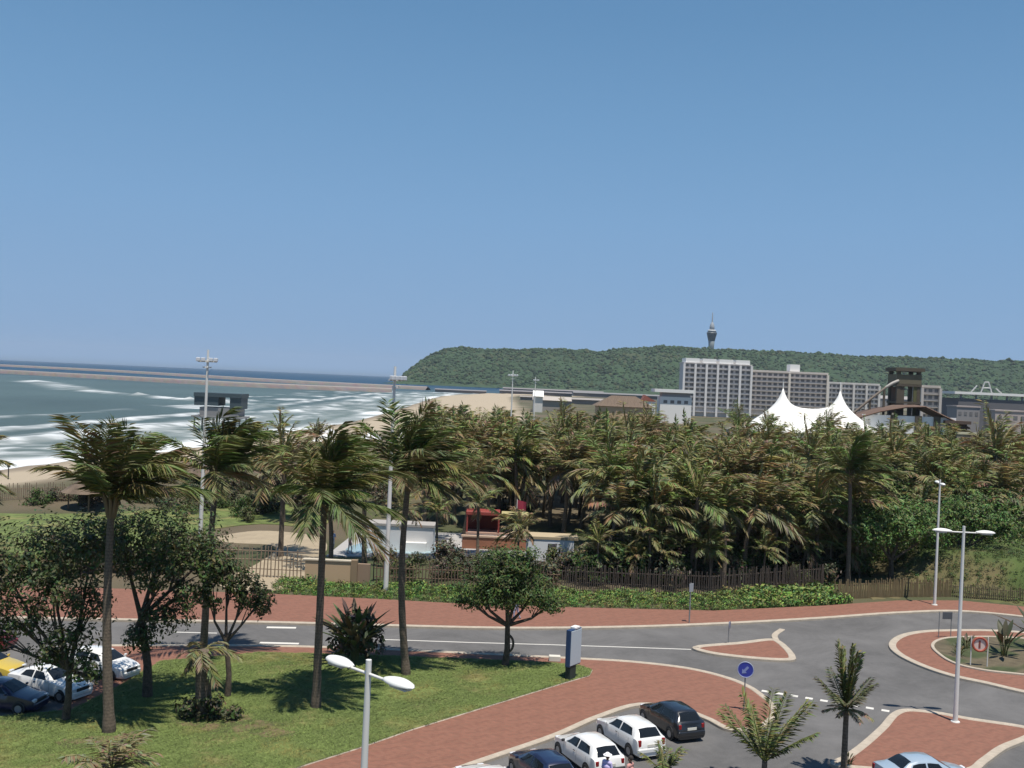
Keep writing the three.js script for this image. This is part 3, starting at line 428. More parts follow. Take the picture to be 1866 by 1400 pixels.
{
  const spots = [], ok = (x, z, d) => spots.every(s => (s[0] - x) ** 2 + (s[1] - z) ** 2 > d * d);
  const front = x => x < 17 ? -84.5 : x < 32 ? -84.5 - (x - 17) * 0.55 : -93.5;
  const place = (n, zr, xr, d) => { let tries = 0, c = 0; while (c < n && tries++ < 9000) { const z = R(zr[0], zr[1]), lo = xr[0] * -z, hi = xr[1] * -z, x = R(lo, hi); if (z > front(x) - 1.2) continue; if (z > -113 && x < 8.5) continue; if (x > 33 && z > -104) continue; if (x < shoreX(z) + 48) continue; if (Math.abs(x + 1) < 6 && z > -158 && z < -140) continue; if (!ok(x, z, d)) continue; spots.push([x, z]); c++; } };
  place(42, [-84, -100], [0.1, 0.5], 2.9); place(44, [-100, -122], [-0.02, 0.55], 3.4); place(46, [-113.5, -165], [-0.085, 0.1], 2.9); place(48, [-122, -150], [-0.06, 0.56], 3.7); place(56, [-150, -190], [-0.075, 0.56], 4.2); place(44, [-190, -270], [-0.06, 0.54], 5.2);
  spots.sort((a, b) => b[1] - a[1]);
  spots.forEach(([x, z], i) => {
    const near = i < 60, src = protos[Math.floor(rnd() * 12)][near ? 0 : 1];
    src.userData = { category: 'palm tree' };
    dup(src, [x, -0.08, z], R(-0.7, 0.7), near ? 'windblown palm in the front rows of the dense grove behind the fence' : 'windblown palm deep in the dense grove, mostly its crown showing', near ? 'palms in the front of the grove' : 'palms deep in the grove', R(1.0, 1.36) * (z < -180 ? (x > 104 ? 0.84 : x > 45 ? 1.03 : 0.93) : 1));
  });
}
{ // short young palms filling the front of the grove
  seed(4242); for (let k = 0; k < 34; k++) { const x = R(7, 34), f = x < 17 ? -84.6 : -84.6 - (x - 17) * 0.55, src = protos[k % 8][0]; src.userData = { category: 'palm tree' }; dup(src, [x, -0.08, f - R(0.2, 7)], R(-0.5, 0.5), 'short young palm filling the gaps between taller trunks behind the dark fence', 'short palms behind the dark fence', R(0.42, 0.72)); }
}
{ // single palms of the dunes and the right edge
  const one = (x, z, s, label, k, y = -0.08) => { const src = protos[k][0]; src.userData = { category: 'palm tree' }; dup(src, [x, y, z], 0.2 * k, label, undefined, s); };
  one(57, -118, 1.56, 'large ragged palm crown above the green bushes near the harbour wall', 3);
  one(-29, -118, 1.1, 'small palm on the dune lawn left of the slim palm', 1); one(-38.5, -168, 1.12, 'small dark palm top before the white sand', 4); one(-33, -172, 1.06, 'second small palm top before the white sand', 7);
  one(-15.2, -88, 1.12, 'young palm with leaning trunk at the end of the tan wall', 2); one(-12.6, -90.5, 1.16, 'double-trunk palm beside the tan wall', 6); one(-20.5, -92, 1.22, 'yellowish palm behind the wooden gate fence', 3); one(-8.6, -104, 1.0, 'palm by the paddling pool', 5); one(-4.5, -108, 1.06, 'palm between pool and red play frame', 0); one(-25, -113, 1.1, 'palm over the sandy path', 7); [[-36, -126], [-31.5, -133], [-27.5, -139], [-40, -146], [-22, -128], [-18.5, -118], [-30, -152], [-24, -147], [-15.5, -131], [-12, -121]].forEach(([x, z], q) => { const src = protos[(q * 5 + 1) % 12][0]; src.userData = { category: 'palm tree' }; dup(src, [x, -0.08, z], q, 'park palm on the lawn between sandy path and beach', 'palms on the park lawn', 0.72 + 0.06 * (q % 5)); });
  one(-9.4, -92.5, 0.8, 'short palm in front of the white pool kiosk', 9); one(-6.3, -94, 0.7, 'low palm before the pool beside the kiosk corner', 10); one(-2.6, -96, 0.75, 'low palm in front of the orange brick wall', 8); one(1.2, -91.5, 0.6, 'low palm beside the bright white shed', 11);
}
function youngPalm(label, x, z, h, o) { seed(o.seed); const t = thing('young_palm', label, 'palm tree', [x, 0.06, z]); mesh('trunk', palmTrunk(h, [0, 0], 0.16, 0.11), mBark, t); fronds(V(0, h - 0.05, 0), o.spec, true, t); return t; }
{
  const G = [0.1, 0.125, 0.04];
  seed(31); const a = []; for (let k = 0; k < 7; k++) a.push([k * 0.9, (81 + R(-6, 6)) * D2R, R(2.5, 3.25), { wind: 0.12, droop: 0.1, tone: mixc(G, LEAFY, R(0, 0.6)), n: 44, lw: 0.045, ll: 0.15 }]);
  for (let k = 0; k < 9; k++) a.push([k * 0.7 + 0.2, R(34, 58) * D2R, R(1.6, 2.1), { wind: 0.1, droop: 0.25, tone: mixc(G, [0.05, 0.05, 0.045], R(0, 0.7)), n: 34, lw: 0.04, ll: 0.17 }]);
  for (let k = 0; k < 7; k++) a.push([k * 0.9 + 0.5, R(-5, 20) * D2R, R(0.9, 1.3), { wind: 0.1, droop: 0.6, tone: LEAFB, n: 14, lw: 0.04, ll: 0.2 }]);
  youngPalm('young palm with upright spear of fronds and thin trunk beside the road mouth', 15.35, -44.3, 3.15, { seed: 5, spec: a });
  const b = []; for (let k = 0; k < 12; k++) b.push([k * 0.55 + 0.1, R(38, 72) * D2R, R(2.5, 3.3), { wind: 0.12, droop: 0.22, tone: mixc(G, LEAFY, R(0, 0.7)), n: 40, lw: 0.045, ll: 0.15 }]);
  youngPalm('young yellow-green palm with spreading fronds at the parking corner', 11.4, -42.6, 1.3, { seed: 6, spec: b });
  const c = []; for (let k = 0; k < 16; k++) c.push([k * 0.4, R(20, 65) * D2R, R(1.6, 2.3), { wind: 0.5, droop: 0.9, tone: mixc([0.2, 0.19, 0.1], LEAFB, R(0, 0.5)), n: 22, lw: 0.045, ll: 0.2 }]);
  youngPalm('low dry palm with pale arching fronds on the near lawn', -15.2, -39.8, 0.9, { seed: 7, spec: c });
  const d = []; for (let k = 0; k < 10; k++) d.push([k * 0.63, R(40, 75) * D2R, R(1, 1.5), { wind: 0.15, droop: 0.5, tone: mixc(G, LEAFY, R(0, 0.6)), n: 18, lw: 0.045, ll: 0.2 }]);
  youngPalm('small green palm tuft behind the rear of the white car', 7.1, -42.2, 0.7, { seed: 8, spec: d });
}
// broadleaf trees
const mLeafB = new THREE.MeshPhysicalMaterial({ vertexColors: true, color: 0xffffff, roughness: 0.55, side: THREE.DoubleSide, specularIntensity: 0.5, transmission: 0.18, thickness: 0 });
function leafCloud(mb, blobs, n, size, c, var2) {
  const tot = blobs.reduce((s, b) => s + Math.pow(b[3] * b[4] * b[5], 2 / 3), 0);
  for (const b of blobs) {
    const k = Math.round(n * Math.pow(b[3] * b[4] * b[5], 2 / 3) / tot);
    for (let i = 0; i < k; i++) {
      let x, y, z, r; do { x = R(-1, 1); y = R(-1, 1); z = R(-1, 1); r = Math.hypot(x, y, z); } while (r > 1 || r < 0.1); const rr = Math.pow(rnd(), 0.38) * (1 + 0.55 * noise(x / r * 2.3 + b[0], y / r * 2.3 + b[1], z / r * 2.3 + b[2])) / r;
      const px = b[0] + x * rr * b[3], py = b[1] + y * rr * b[4], pz = b[2] + z * rr * b[5];
      if (noise(px * 1.2 + 3, py * 1.2, pz * 1.2) < -0.09) continue;
      const nn = V(x / r + R(-0.8, 0.8), y / r + R(-0.2, 1.2), z / r + R(-0.8, 0.8)).normalize(), u = V(0, 0, 0).crossVectors(nn, V(R(-1, 1), R(-1, 1), R(-1, 1))).normalize(), v = V(0, 0, 0).crossVectors(nn, u);
      const s = size * R(0.7, 1.35), cc = mixc(c, var2, Math.pow(rnd(), 2)).map(q => q * R(0.65, 1.35)), P = V(px, py, pz);
      const a0 = mb.vv(P.clone().addScaledVector(u, -s), cc), a1 = mb.vv(P.clone().addScaledVector(v, -s * 0.42).addScaledVector(u, -0.1 * s), cc), a2 = mb.vv(P.clone().addScaledVector(u, s), cc), a3 = mb.vv(P.clone().addScaledVector(v, s * 0.42).addScaledVector(u, -0.1 * s).addScaledVector(nn, 0.15 * s), cc); mb.quad(a0, a1, a2, a3);
    }
  }
}
function branches(mb, base, fork, blobs, r0) {
  mb.tube([V(base[0], base[1] - 0.2, base[2]), V(base[0] * 0.7 + fork[0] * 0.3 + 0.08, base[1] + (fork[1] - base[1]) * 0.4, base[2]), V(...fork)], [r0 * 1.25, r0 * 0.92, r0 * 0.78], 8, [1, 1, 1]);
  for (const b of blobs) { const e = V(b[0], b[1], b[2]), f = V(...fork), mid = f.clone().lerp(e, 0.5).add(V(R(-0.25, 0.25), -0.25, R(-0.25, 0.25))); mb.tube([f.clone().add(V(0, -0.15, 0)), mid, e, e.clone().add(V(b[3] * R(-0.4, 0.4), b[4] * 0.5, 0))], [r0 * 0.6, r0 * 0.38, r0 * 0.2, r0 * 0.06], 6, [1, 1, 1]); for (let q = 0; q < 3; q++) { const ee = e.clone().add(V(b[3] * R(-0.8, 0.8), b[4] * R(-0.3, 0.8), b[5] * R(-0.8, 0.8))); mb.tube([mid, mid.clone().lerp(ee, 0.5).add(V(0, 0.12, 0)), ee], [r0 * 0.25, r0 * 0.14, 0.012], 5, [1, 1, 1]); } }
}
function tree(name, label, [x, y, z], fork, blobs, leaves, size, c, c2, r0, o = {}) {
  seed(o.seed || Math.round(x * 31 + z * 17 + 5000)); const t = thing(name, label, o.category || 'tree', [x, y, z], 0, o.group); const m = new MB(); branches(m, [0, 0, 0], fork, blobs, r0); mesh('trunk', m.geo(), mBarkB, t);
  const l = new MB(); leafCloud(l, blobs, leaves, size, c, c2); mesh('crown', l.geo(), mLeafB, t); return t;
}
const DG = [0.055, 0.08, 0.026], DG2 = [0.11, 0.135, 0.045], MG = [0.05, 0.085, 0.022], MG2 = [0.1, 0.13, 0.035];
tree('broad_tree', 'round dark green tree with curled low branch on the lawn edge by the sign', [0.3, 0.12, -59.4], [0.05, 2.55, 0], [[-1.6, 4.5, 0.2, 1.6, 1.15, 1.5], [1.5, 4.55, 0.1, 1.55, 1.2, 1.5], [-0.3, 5.9, -0.2, 1.9, 1.35, 1.8], [0.9, 6.2, 0.5, 1.3, 1.1, 1.4], [-0.2, 4.7, 1.1, 1.6, 1.2, 1.2], [0.1, 4.6, -1.2, 1.8, 1.3, 1.3], [-2.4, 3.75, -0.2, 0.9, 0.5, 0.8], [2.5, 3.75, 0.2, 0.85, 0.5, 0.8]], 19000, 0.1, [0.05, 0.085, 0.022], [0.1, 0.135, 0.036], 0.2);
{ const t = scene.children[scene.children.length - 1], m = new MB(), P = []; for (let k = 0; k <= 10; k++) { const a = -1.5 + 3 * k / 10; P.push(V(0.1 + 0.34 * Math.cos(a), 1.35 + 0.5 * Math.sin(a), 0.1)); } m.tube(P, P.map(() => 0.075), 6, [1, 1, 1]); mesh('curled_branch', m.geo(), mBarkB, t); }
tree('leafy_tree', 'dark leafy tree with forked trunk behind the tallest palm', [-17.8, 0.1, -51], [-0.5, 4.2, 0], [[0.9, 8.3, 0, 2.5, 1.8, 2.2], [-1.6, 8.2, 0.3, 2, 1.6, 1.9], [2.5, 7.1, -0.3, 1.7, 1.4, 1.6], [0.4, 6.7, 0.8, 2, 1.2, 1.6], [0.9, 4.3, 0.2, 1.4, 1, 1.2], [-0.4, 3.2, 0.3, 1, 0.8, 0.9], [1.8, 5.4, 0.3, 1, 0.8, 1]], 15000, 0.115, DG, DG2, 0.22, { seed: 71 });
tree('leafy_tree', 'wide dark tree with low hanging branches over the white parked car', [-20.3, 0.1, -47.2], [0.1, 2.6, 0], [[-1.3, 8, 0, 2.2, 1.8, 2], [0.8, 8.3, -0.4, 1.9, 1.6, 1.8], [-3, 7, 0.2, 1.8, 1.5, 1.6], [-4.3, 5.8, 0.2, 1.5, 1.2, 1.3], [-0.6, 6.3, 0.6, 2.1, 1.2, 1.6], [-2.2, 4.8, 0.4, 1.4, 0.9, 1.1], [0.4, 4.1, 0.5, 1.3, 0.9, 1], [-0.9, 3.3, 0.3, 1, 0.7, 0.9], [1.0, 2.7, 0.4, 0.9, 0.8, 0.8], [0.9, 5.6, 0.2, 1.2, 1, 1.1], [-3.3, 3.9, 0.3, 1, 0.7, 0.9]], 17000, 0.115, DG, [0.09, 0.1, 0.04], 0.17, { seed: 72 });
tree('small_tree', 'small forked tree with sparse crown beside the palm stump', [-13.9, 0.1, -51.6], [-0.2, 3, 0], [[-0.2, 6.4, 0, 1.1, 1, 1], [0.8, 5.5, 0, 1, 0.9, 0.9], [-0.9, 5.4, 0.2, 0.9, 0.9, 0.8], [1.5, 5, 0.1, 0.7, 0.8, 0.6]], 4600, 0.115, [0.045, 0.07, 0.022], [0.12, 0.11, 0.05], 0.15, { seed: 73 });
{ // stump palm with hanging dead leaves and shrubs round it
  seed(91); const t = thing('stump_palm', 'stout palm stump with hanging brown leaves and shrubs at its foot', 'palm tree', [-14.2, 0.1, -48.4]);
  mesh('trunk', palmTrunk(3.3, [-0.15, 0], 0.42, 0.34), mBark, t); const s = []; for (let k = 0; k < 14; k++) s.push([k * 0.45, R(-50, 55) * D2R, R(1.1, 1.9), { wind: 0.3, droop: 1.2, tone: mixc(LEAFB, LEAFG, R(0, 0.7)), n: 16, lw: 0.05, ll: 0.24 }]); fronds(V(-0.15, 3.2, 0), s, true, t);
  const l = new MB(); leafCloud(l, [[-0.4, 0.6, 0.4, 0.9, 0.6, 0.7], [0.7, 0.7, 0.4, 0.8, 0.65, 0.7], [1.4, 0.4, 0.2, 0.6, 0.4, 0.5]], 1300, 0.13, DG, [0.1, 0.08, 0.05]); mesh('foot_shrub', l.geo(), mLeafB, t);
}
function strapShrub(name, label, x, y, z, h, n, tone, sd) { // strelitzia-like fan of broad leaves
  seed(sd); const t = thing(name, label, 'shrub', [x, y, z]); for (let k = 0; k < n; k++) { const m = new MB(), az = k * 2.4 + R(-0.3, 0.3), lean = R(0.15, 0.95), H = h * R(0.6, 1), c = mixc(tone, LEAFB, Math.pow(rnd(), 2) * 0.7).map(q => q * R(0.7, 1.3)); const dir = V(Math.cos(az), 0, Math.sin(az)), P = []; for (let q = 0; q <= 5; q++) { const t2 = q / 5; P.push(dir.clone().multiplyScalar(0.15 + H * lean * t2 * t2).add(V(0, H * t2 * (1 - 0.25 * lean * t2), 0))); } m.tube(P.slice(0, 4), [0.035, 0.03, 0.025, 0.02], 4, mixc(c, LEAFY, 0.3), false); const sd2 = V(-dir.z, 0, dir.x); let pr = null; for (let q = 0; q <= 5; q++) { const f = 0.45 + 0.55 * q / 5, k2 = f * 5, i = Math.min(4, Math.floor(k2)), p = P[i].clone().lerp(P[i + 1], k2 - i), w = Math.min(0.17, H * 0.075) * Math.sin(Math.PI * clamp(q / 5 * 0.96 + 0.02)); const r = [m.vv(p.clone().addScaledVector(sd2, w).add(V(0, w * 0.4, 0)), c), m.vv(p, c), m.vv(p.clone().addScaledVector(sd2, -w).add(V(0, w * 0.4, 0)), c)]; if (pr) { m.quad(pr[0], r[0], r[1], pr[1]); m.quad(pr[1], r[1], r[2], pr[2]); } pr = r; } mesh('leaf', m.geo(), mLeafB, t); } return t; }
strapShrub('strap_leaf_shrub', 'big strap-leaved shrub on the lawn edge between two palm trunks', -8.5, 0.12, -58.9, 3.9, 80, [0.07, 0.09, 0.04], 201);
{ const t = scene.children[scene.children.length - 1], l = new MB(); leafCloud(l, [[0.2, 1.7, 0.2, 1.3, 1.1, 1], [-0.8, 1.3, 0.1, 1, 1, 0.9], [0.9, 1.2, 0, 0.9, 0.9, 0.9], [0, 2.5, 0, 0.9, 0.7, 0.8]], 1500, 0.2, [0.06, 0.075, 0.03], [0.17, 0.13, 0.08]); mesh('foliage', l.geo(), mLeafB, t); }
strapShrub('strap_leaf_shrub', 'dark strap-leaved plant on the roundabout bed by the round red sign', 33.3, 0.18, -66.5, 2.6, 16, [0.04, 0.06, 0.025], 202);
strapShrub('strap_leaf_shrub', 'tallest dark strap-leaved plant on the roundabout bed', 36.4, 0.18, -68.3, 3.3, 20, [0.04, 0.06, 0.025], 203);
strapShrub('strap_leaf_shrub', 'low strap-leaved plant at the left tip of the roundabout bed', 30.2, 0.18, -66.2, 0.9, 14, [0.08, 0.08, 0.03], 204);
strapShrub('strap_leaf_shrub', 'short strap-leaved plant behind the roundabout lamp post', 31.6, 0.18, -68.2, 1.1, 12, [0.07, 0.08, 0.03], 205);
strapShrub('strap_leaf_shrub', 'low green plant at the tip of the brick island', 16.1, 0.1, -46, 0.55, 14, [0.05, 0.08, 0.025], 206);
// grove understorey and dune bushes
const bushProto = [];
for (let k = 0; k < 6; k++) { seed(300 + k); const t = new THREE.Group(); t.name = 'bush'; const bl = [[0, 1.3, 0, 1.5, 1.2, 1.4], [1.1, 0.9, 0.3, 1, 0.8, 1], [-1.1, 1, 0, 1.1, 0.9, 1], [0.2, 1.9, -0.3, 1, 0.8, 0.9]].map(b => b.map(q => q * R(0.85, 1.15))); const m = new MB(); branches(m, [0, 0, 0], [0, 0.5, 0], bl, 0.09); mesh('trunk', m.geo(), mBarkB, t); const l = new MB(); leafCloud(l, bl, 1700, 0.15, [[0.04, 0.075, 0.02], [0.036, 0.066, 0.018], [0.07, 0.09, 0.03], [0.07, 0.068, 0.036], [0.045, 0.085, 0.02], [0.05, 0.065, 0.03]][k], [[0.09, 0.12, 0.03], [0.08, 0.12, 0.03], [0.12, 0.12, 0.045], [0.15, 0.12, 0.08], [0.1, 0.15, 0.035], [0.12, 0.1, 0.06]][k]); mesh('crown', l.geo(), mLeafB, t); t.userData = { category: 'bush' }; bushProto.push(t); }
const bigBush = [];
for (let k = 0; k < 3; k++) { seed(330 + k); const t = new THREE.Group(); t.name = 'bush'; const bl = [[0, 1.3, 0, 1.4, 1.15, 1.3], [1.2, 0.9, 0.3, 1, 0.85, 1], [-1.2, 1, 0, 1.1, 0.9, 1], [0.2, 1.95, -0.3, 1, 0.75, 0.9], [-0.5, 0.9, 0.9, 0.9, 0.8, 0.8], [0.6, 1.2, 0.9, 0.8, 0.7, 0.7]].map(b => b.map(q => q * R(0.85, 1.15))); const m = new MB(); branches(m, [0, 0, 0], [0, 0.5, 0], bl, 0.06); mesh('trunk', m.geo(), mBarkB, t); const l = new MB(); leafCloud(l, bl, 7000, 0.06, [[0.065, 0.115, 0.028], [0.058, 0.1, 0.025], [0.08, 0.12, 0.034]][k], [[0.13, 0.18, 0.045], [0.12, 0.165, 0.04], [0.16, 0.185, 0.06]][k]); mesh('crown', l.geo(), mLeafB, t); t.userData = { category: 'bush' }; bigBush.push(t); }
{
  seed(515); const B = (k, x, z, s, label, group, y = -0.1) => dup(bushProto[k], [x, y, z], R(0, 6), label, group, s);
  for (const [x, z, s, k] of [[33, -97.5, 2.3, 0], [39.5, -98, 2.7, 1], [44, -100, 2.6, 0], [48, -99, 2.4, 1], [35, -102, 3, 0], [41, -104, 3.1, 4], [46, -106, 3.2, 1], [51, -103, 2.9, 0], [38, -110, 3.3, 1], [44, -114, 3.4, 0], [50, -112, 3.3, 4], [55, -109, 3, 1]]) { dup(bigBush[k % 3], [x, -0.1, z], R(0, 6), 'large green broadleaf bush below the palms right of the bare-trunk palm', 'green bushes right of the grove', s); }
  for (let k = 0; k < 46; k++) { const x = R(6.5, 33), f = x < 17 ? -84.2 : -84.2 - (x - 17) * 0.55; B([3, 5, 2, 0, 3, 5][k % 6], x, f - R(0.3, 9), R(0.7, 1.5), 'tangled bush under the grove palms just behind the dark fence', 'bushes behind the dark fence'); }
  for (let k = 0; k < 26; k++) B([3, 2, 5][k % 3], R(-11, 6), R(-84, -92), R(0.5, 1.05), 'grey-green bush between the tan wall and the pool', 'bushes before the pool');
  for (let k = 0; k < 64; k++) { const z = R(-112, -165), x = shoreX(z) + R(38, 72); B([2, 5, 3, 4][k % 4], x, z, R(0.5, 1.2), 'low dune bush between lawn and beach', 'dune bushes'); }
  for (let k = 0; k < 22; k++) B([5, 3, 2][k % 3], R(-42, -24), R(-78, -92), R(0.5, 1.1), 'ragged bush along the far pavement left of the gate', 'bushes left of the gate');
  for (let k = 0; k < 20; k++) B([2, 4, 5][k % 3], R(-44, -22), R(-112, -140), R(0.45, 0.95), 'park bush among the lawn palms beyond the sandy path', 'bushes among the lawn palms');
  for (let k = 0; k < 26; k++) B([2, 5, 3][k % 3], R(-30, 6), R(-115, -165), R(0.8, 1.5), 'bush on the park ground behind the pool', 'bushes behind the pool');
}
tree('milkwood_tree', 'spreading dense green tree with dark hollow below, behind the reed fence', [35.6, -0.1, -92.6], [0, 2.2, 0], [[-2.4, 4.8, 1.2, 2.3, 1.5, 1.9], [0.6, 5.4, 1.2, 2.4, 1.7, 2], [3.2, 5, 0.8, 2.1, 1.5, 1.9], [-0.6, 6.3, -0.4, 2.4, 1.5, 2.2], [2.2, 6.4, -0.6, 2, 1.3, 2]], 17000, 0.14, [0.085, 0.15, 0.036], [0.15, 0.21, 0.06], 0.24, { seed: 81 });
tree('milkwood_tree', 'dense green tree above the grassy bank beside the rear lamp post', [43.4, 1.2, -95.2], [0, 1.8, 0], [[-2.2, 4.2, 0.8, 2, 1.4, 1.8], [0.8, 4.6, 1, 2.3, 1.5, 1.9], [3.2, 4.2, 0.4, 1.9, 1.4, 1.8], [0.4, 5.6, -0.5, 2.3, 1.3, 2]], 14000, 0.14, [0.08, 0.14, 0.036], [0.14, 0.195, 0.055], 0.22, { seed: 82 });
// ground cover along the fence: leafy tufts
function tufts(name, label, n, pick, leafN, size, cA, cB, sd, cat) {
  seed(sd); const mb = new MB(); leafCloud(mb, [[0, 0.35, 0, 0.42, 0.4, 0.42]], leafN, size, [1, 1, 1], [1, 1, 1]); const im = new THREE.InstancedMesh(mb.geo(), new THREE.MeshStandardMaterial({ color: 0xffffff, vertexColors: true, roughness: 0.8, side: THREE.DoubleSide }), n), mt = new THREE.Matrix4(); im.name = name;
  for (let k = 0; k < n; k++) { const [x, y, z, s] = pick(); mt.compose(V(x, y, z), new THREE.Quaternion().setFromEuler(new THREE.Euler(0, R(0, 6), 0)), V(s, s * R(0.7, 1.2), s)); im.setMatrixAt(k, mt); const c = mixc(cA, cB, Math.pow(rnd(), 1.5)).map(q => q * R(0.75, 1.25)); im.setColorAt(k, col(...c)); }
  stuff(im, label, cat); scene.add(im);
}
const backEdge = x => { const L = [[-29.5, -75.4], [-17.6, -75.9], [-8.9, -75.8], [-3.9, -75.5], [3.9, -75.7], [16.1, -76.8], [25.5, -80.3], [33, -83.7], [38.5, -84.8], [43.2, -83.4], [56, -72]]; for (let k = 0; k < L.length - 1; k++) if (x >= L[k][0] && x < L[k + 1][0]) { const t = (x - L[k][0]) / (L[k + 1][0] - L[k][0]); return L[k][1] * (1 - t) + L[k + 1][1] * t; } return -76; };
tufts('verge_ground_cover', 'bright green creeping ground cover between far pavement and fence', 2600, () => { const x = R(-18, 28.5), t = rnd(); const d = x < 17 ? 5.2 : 5.2 - (x - 17) * 0.1; return [x, -0.05, backEdge(x) - 0.35 - t * d, R(0.4, 1.1) * (0.62 + 0.35 * t + 0.55 * fbm(x * 0.35, t * 2)) * (1 + 0.75 * sstep(15, 24, x))]; }, 46, 0.11, [0.09, 0.17, 0.03], [0.18, 0.22, 0.065], 61, 'ground cover');
{ // grassy bank on the right behind the pavement
  const g = sheet(axis([[31, 62, 62]]), axis([[-84, -103, 38]]), (x, z) => { const e = backEdge(x) - 1.6, d = e - z; return -0.06 + 3.2 * sstep(0, 8, d) * sstep(34, 41, x) + (d > 0 ? 0.16 * noise(x * 0.7, z * 0.7) : 0); }, (x, z) => { const n = 0.9 + 0.4 * fbm(x * 0.5, z * 0.5), m = sstep(-0.2, 0.3, fbm(x * 0.2, z * 0.25, 3) + (x - 39) * 0.05); return [0.13, 0.11, 0.05].map((q, k) => (q * (1 - m) + [0.07, 0.105, 0.026][k] * m) * n); });
  const b = struct('grass_bank', g, VC(1));
  tufts('bank_grass', 'rough green grass growing over the bank at the right', 1500, () => { const x = R(36.5, 60), z = backEdge(x) - R(2, 13), e = backEdge(x) - 1.6, d = e - z; return [x, -0.08 + 3.2 * sstep(0, 8, d) * sstep(34, 41, x), z, R(0.4, 0.9)]; }, 30, 0.09, [0.055, 0.085, 0.02], [0.1, 0.125, 0.035], 62, 'grass');
}
{ // lawn grass: short blades
  seed(63); const mb = new MB(); for (let k = 0; k < 7; k++) { const a = R(0, 6), x = R(-0.12, 0.12), z = R(-0.12, 0.12), h = R(0.025, 0.06), c = R(0.8, 1.25), cc = [c, c, c]; mb.tri(mb.v(x - 0.016 * Math.cos(a), 0, z - 0.016 * Math.sin(a), cc), mb.v(x + 0.016 * Math.cos(a), 0, z + 0.016 * Math.sin(a), cc), mb.v(x + R(-0.13, 0.13), h, z + R(-0.13, 0.13), cc)); }
  const inside = (x, z, P) => { let c = false; for (let i = 0, j = P.length - 1; i < P.length; j = i++) if ((P[i][1] > z) !== (P[j][1] > z) && x < (P[j][0] - P[i][0]) * (z - P[i][1]) / (P[j][1] - P[i][1]) + P[i][0]) c = !c; return c; };
  const N = 40000, im = new THREE.InstancedMesh(mb.geo(), new THREE.MeshStandardMaterial({ color: 0xffffff, vertexColors: true, roughness: 0.9, side: THREE.DoubleSide }), N), mt = new THREE.Matrix4(), q = new THREE.Quaternion(); im.name = 'lawn_grass'; let k = 0;
  while (k < N) { const x = R(-26, 5.4), z = R(-60.4, -38); if (!inside(x, z, LAWN)) continue; const dry = sstep(0.0, 0.35, fbm(x * 0.35, z * 0.35, 2)); if (rnd() < dry * 0.7) { if (rnd() < 0.7) continue; } mt.compose(V(x, 0.185, z), q.setFromEuler(new THREE.Euler(0, R(0, 6), 0)), V(1, R(0.7, 1.3), 1)); im.setMatrixAt(k, mt); const g = R(0.75, 1.25) * (1 + 0.3 * fbm(x * 0.15, z * 0.15, 6)); im.setColorAt(k, col((0.142 + 0.05 * dry) * g, (0.194 - 0.015 * dry) * g, 0.05 * g)); k++; }
  stuff(im, 'short green grass of the near lawn', 'grass'); scene.add(im);
}

// ------------------------------------------------------------------ fences and walls
function slatFence(name, label, line, h, step, mat, o = {}) {
  seed(o.seed || 3); const t = thing(name, label, 'fence', [line[0][0], o.y ?? -0.05, line[0][1]]); const gs = [0.85, 1, 1.1].map(s => new THREE.CylinderGeometry(0.042, 0.05, h * s, 6).translate(0, h * s / 2, 0));
  for (let k = 0; k < line.length - 1; k++) { const [ax, az] = line[k], [bx, bz] = line[k + 1], L = Math.hypot(bx - ax, bz - az), n = Math.floor(L / step); for (let i = 0; i < n; i++) { const m = mesh('slat', gs[Math.floor(rnd() * 3)], mat, t); m.position.set(ax - line[0][0] + (bx - ax) * i / n, 0, az - line[0][1] + (bz - az) * i / n); m.rotation.set(R(-0.04, 0.04), 0, R(-0.04, 0.04)); } for (const y of o.rails || [0.35, 0.8]) { const m = mesh('rail', new THREE.CylinderGeometry(0.04, 0.04, L, 6).rotateZ(Math.PI / 2), mat, t); m.position.set((ax + bx) / 2 - line[0][0], h * y, (az + bz) / 2 - line[0][1] - 0.09); m.rotation.y = -Math.atan2(bz - az, bx - ax); } }
  return t;
}
slatFence('pole_fence', 'dark weathered pole fence along the front of the palm grove', [[4.8, -82.4], [17.2, -82.8], [28.4, -88.9]], 2.0, 0.17, M([0.075, 0.058, 0.048], 0.95));
slatFence('reed_fence', 'brown reed fence behind the pavement at the foot of the rear lamp', [[27.6, -83.6], [33, -85.6], [38.8, -86.9]], 1.5, 0.12, M([0.2, 0.15, 0.08], 0.95), { seed: 4 });
slatFence('reed_fence', 'brown reed fence below the grassy bank past the rear lamp', [[38.9, -86.9], [44, -85.4], [50, -81.5]], 1.2, 0.16, M([0.17, 0.14, 0.08], 0.95), { seed: 5 });
slatFence('beach_fence', 'pale wooden picket fence between the dune lawn and the beach', [[-66, -112], [-56, -119], [-47, -126]], 2.3, 0.22, mTimberPale, { seed: 6 });
slatFence('gate_fence', 'tan slatted gate fence with crossed rails by the sandy path', [[-24.5, -82], [-20, -82.4], [-16.3, -82.3]], 2.4, 0.3, mTimberPale, { seed: 7, rails: [0.3, 0.62, 0.92] });
slatFence('bush_fence', 'short brown post fence left of the tan wall before the bushes', [[-10.6, -82], [-4, -82.3], [4.6, -82.4]], 1.6, 0.26, mTimber, { seed: 8 });
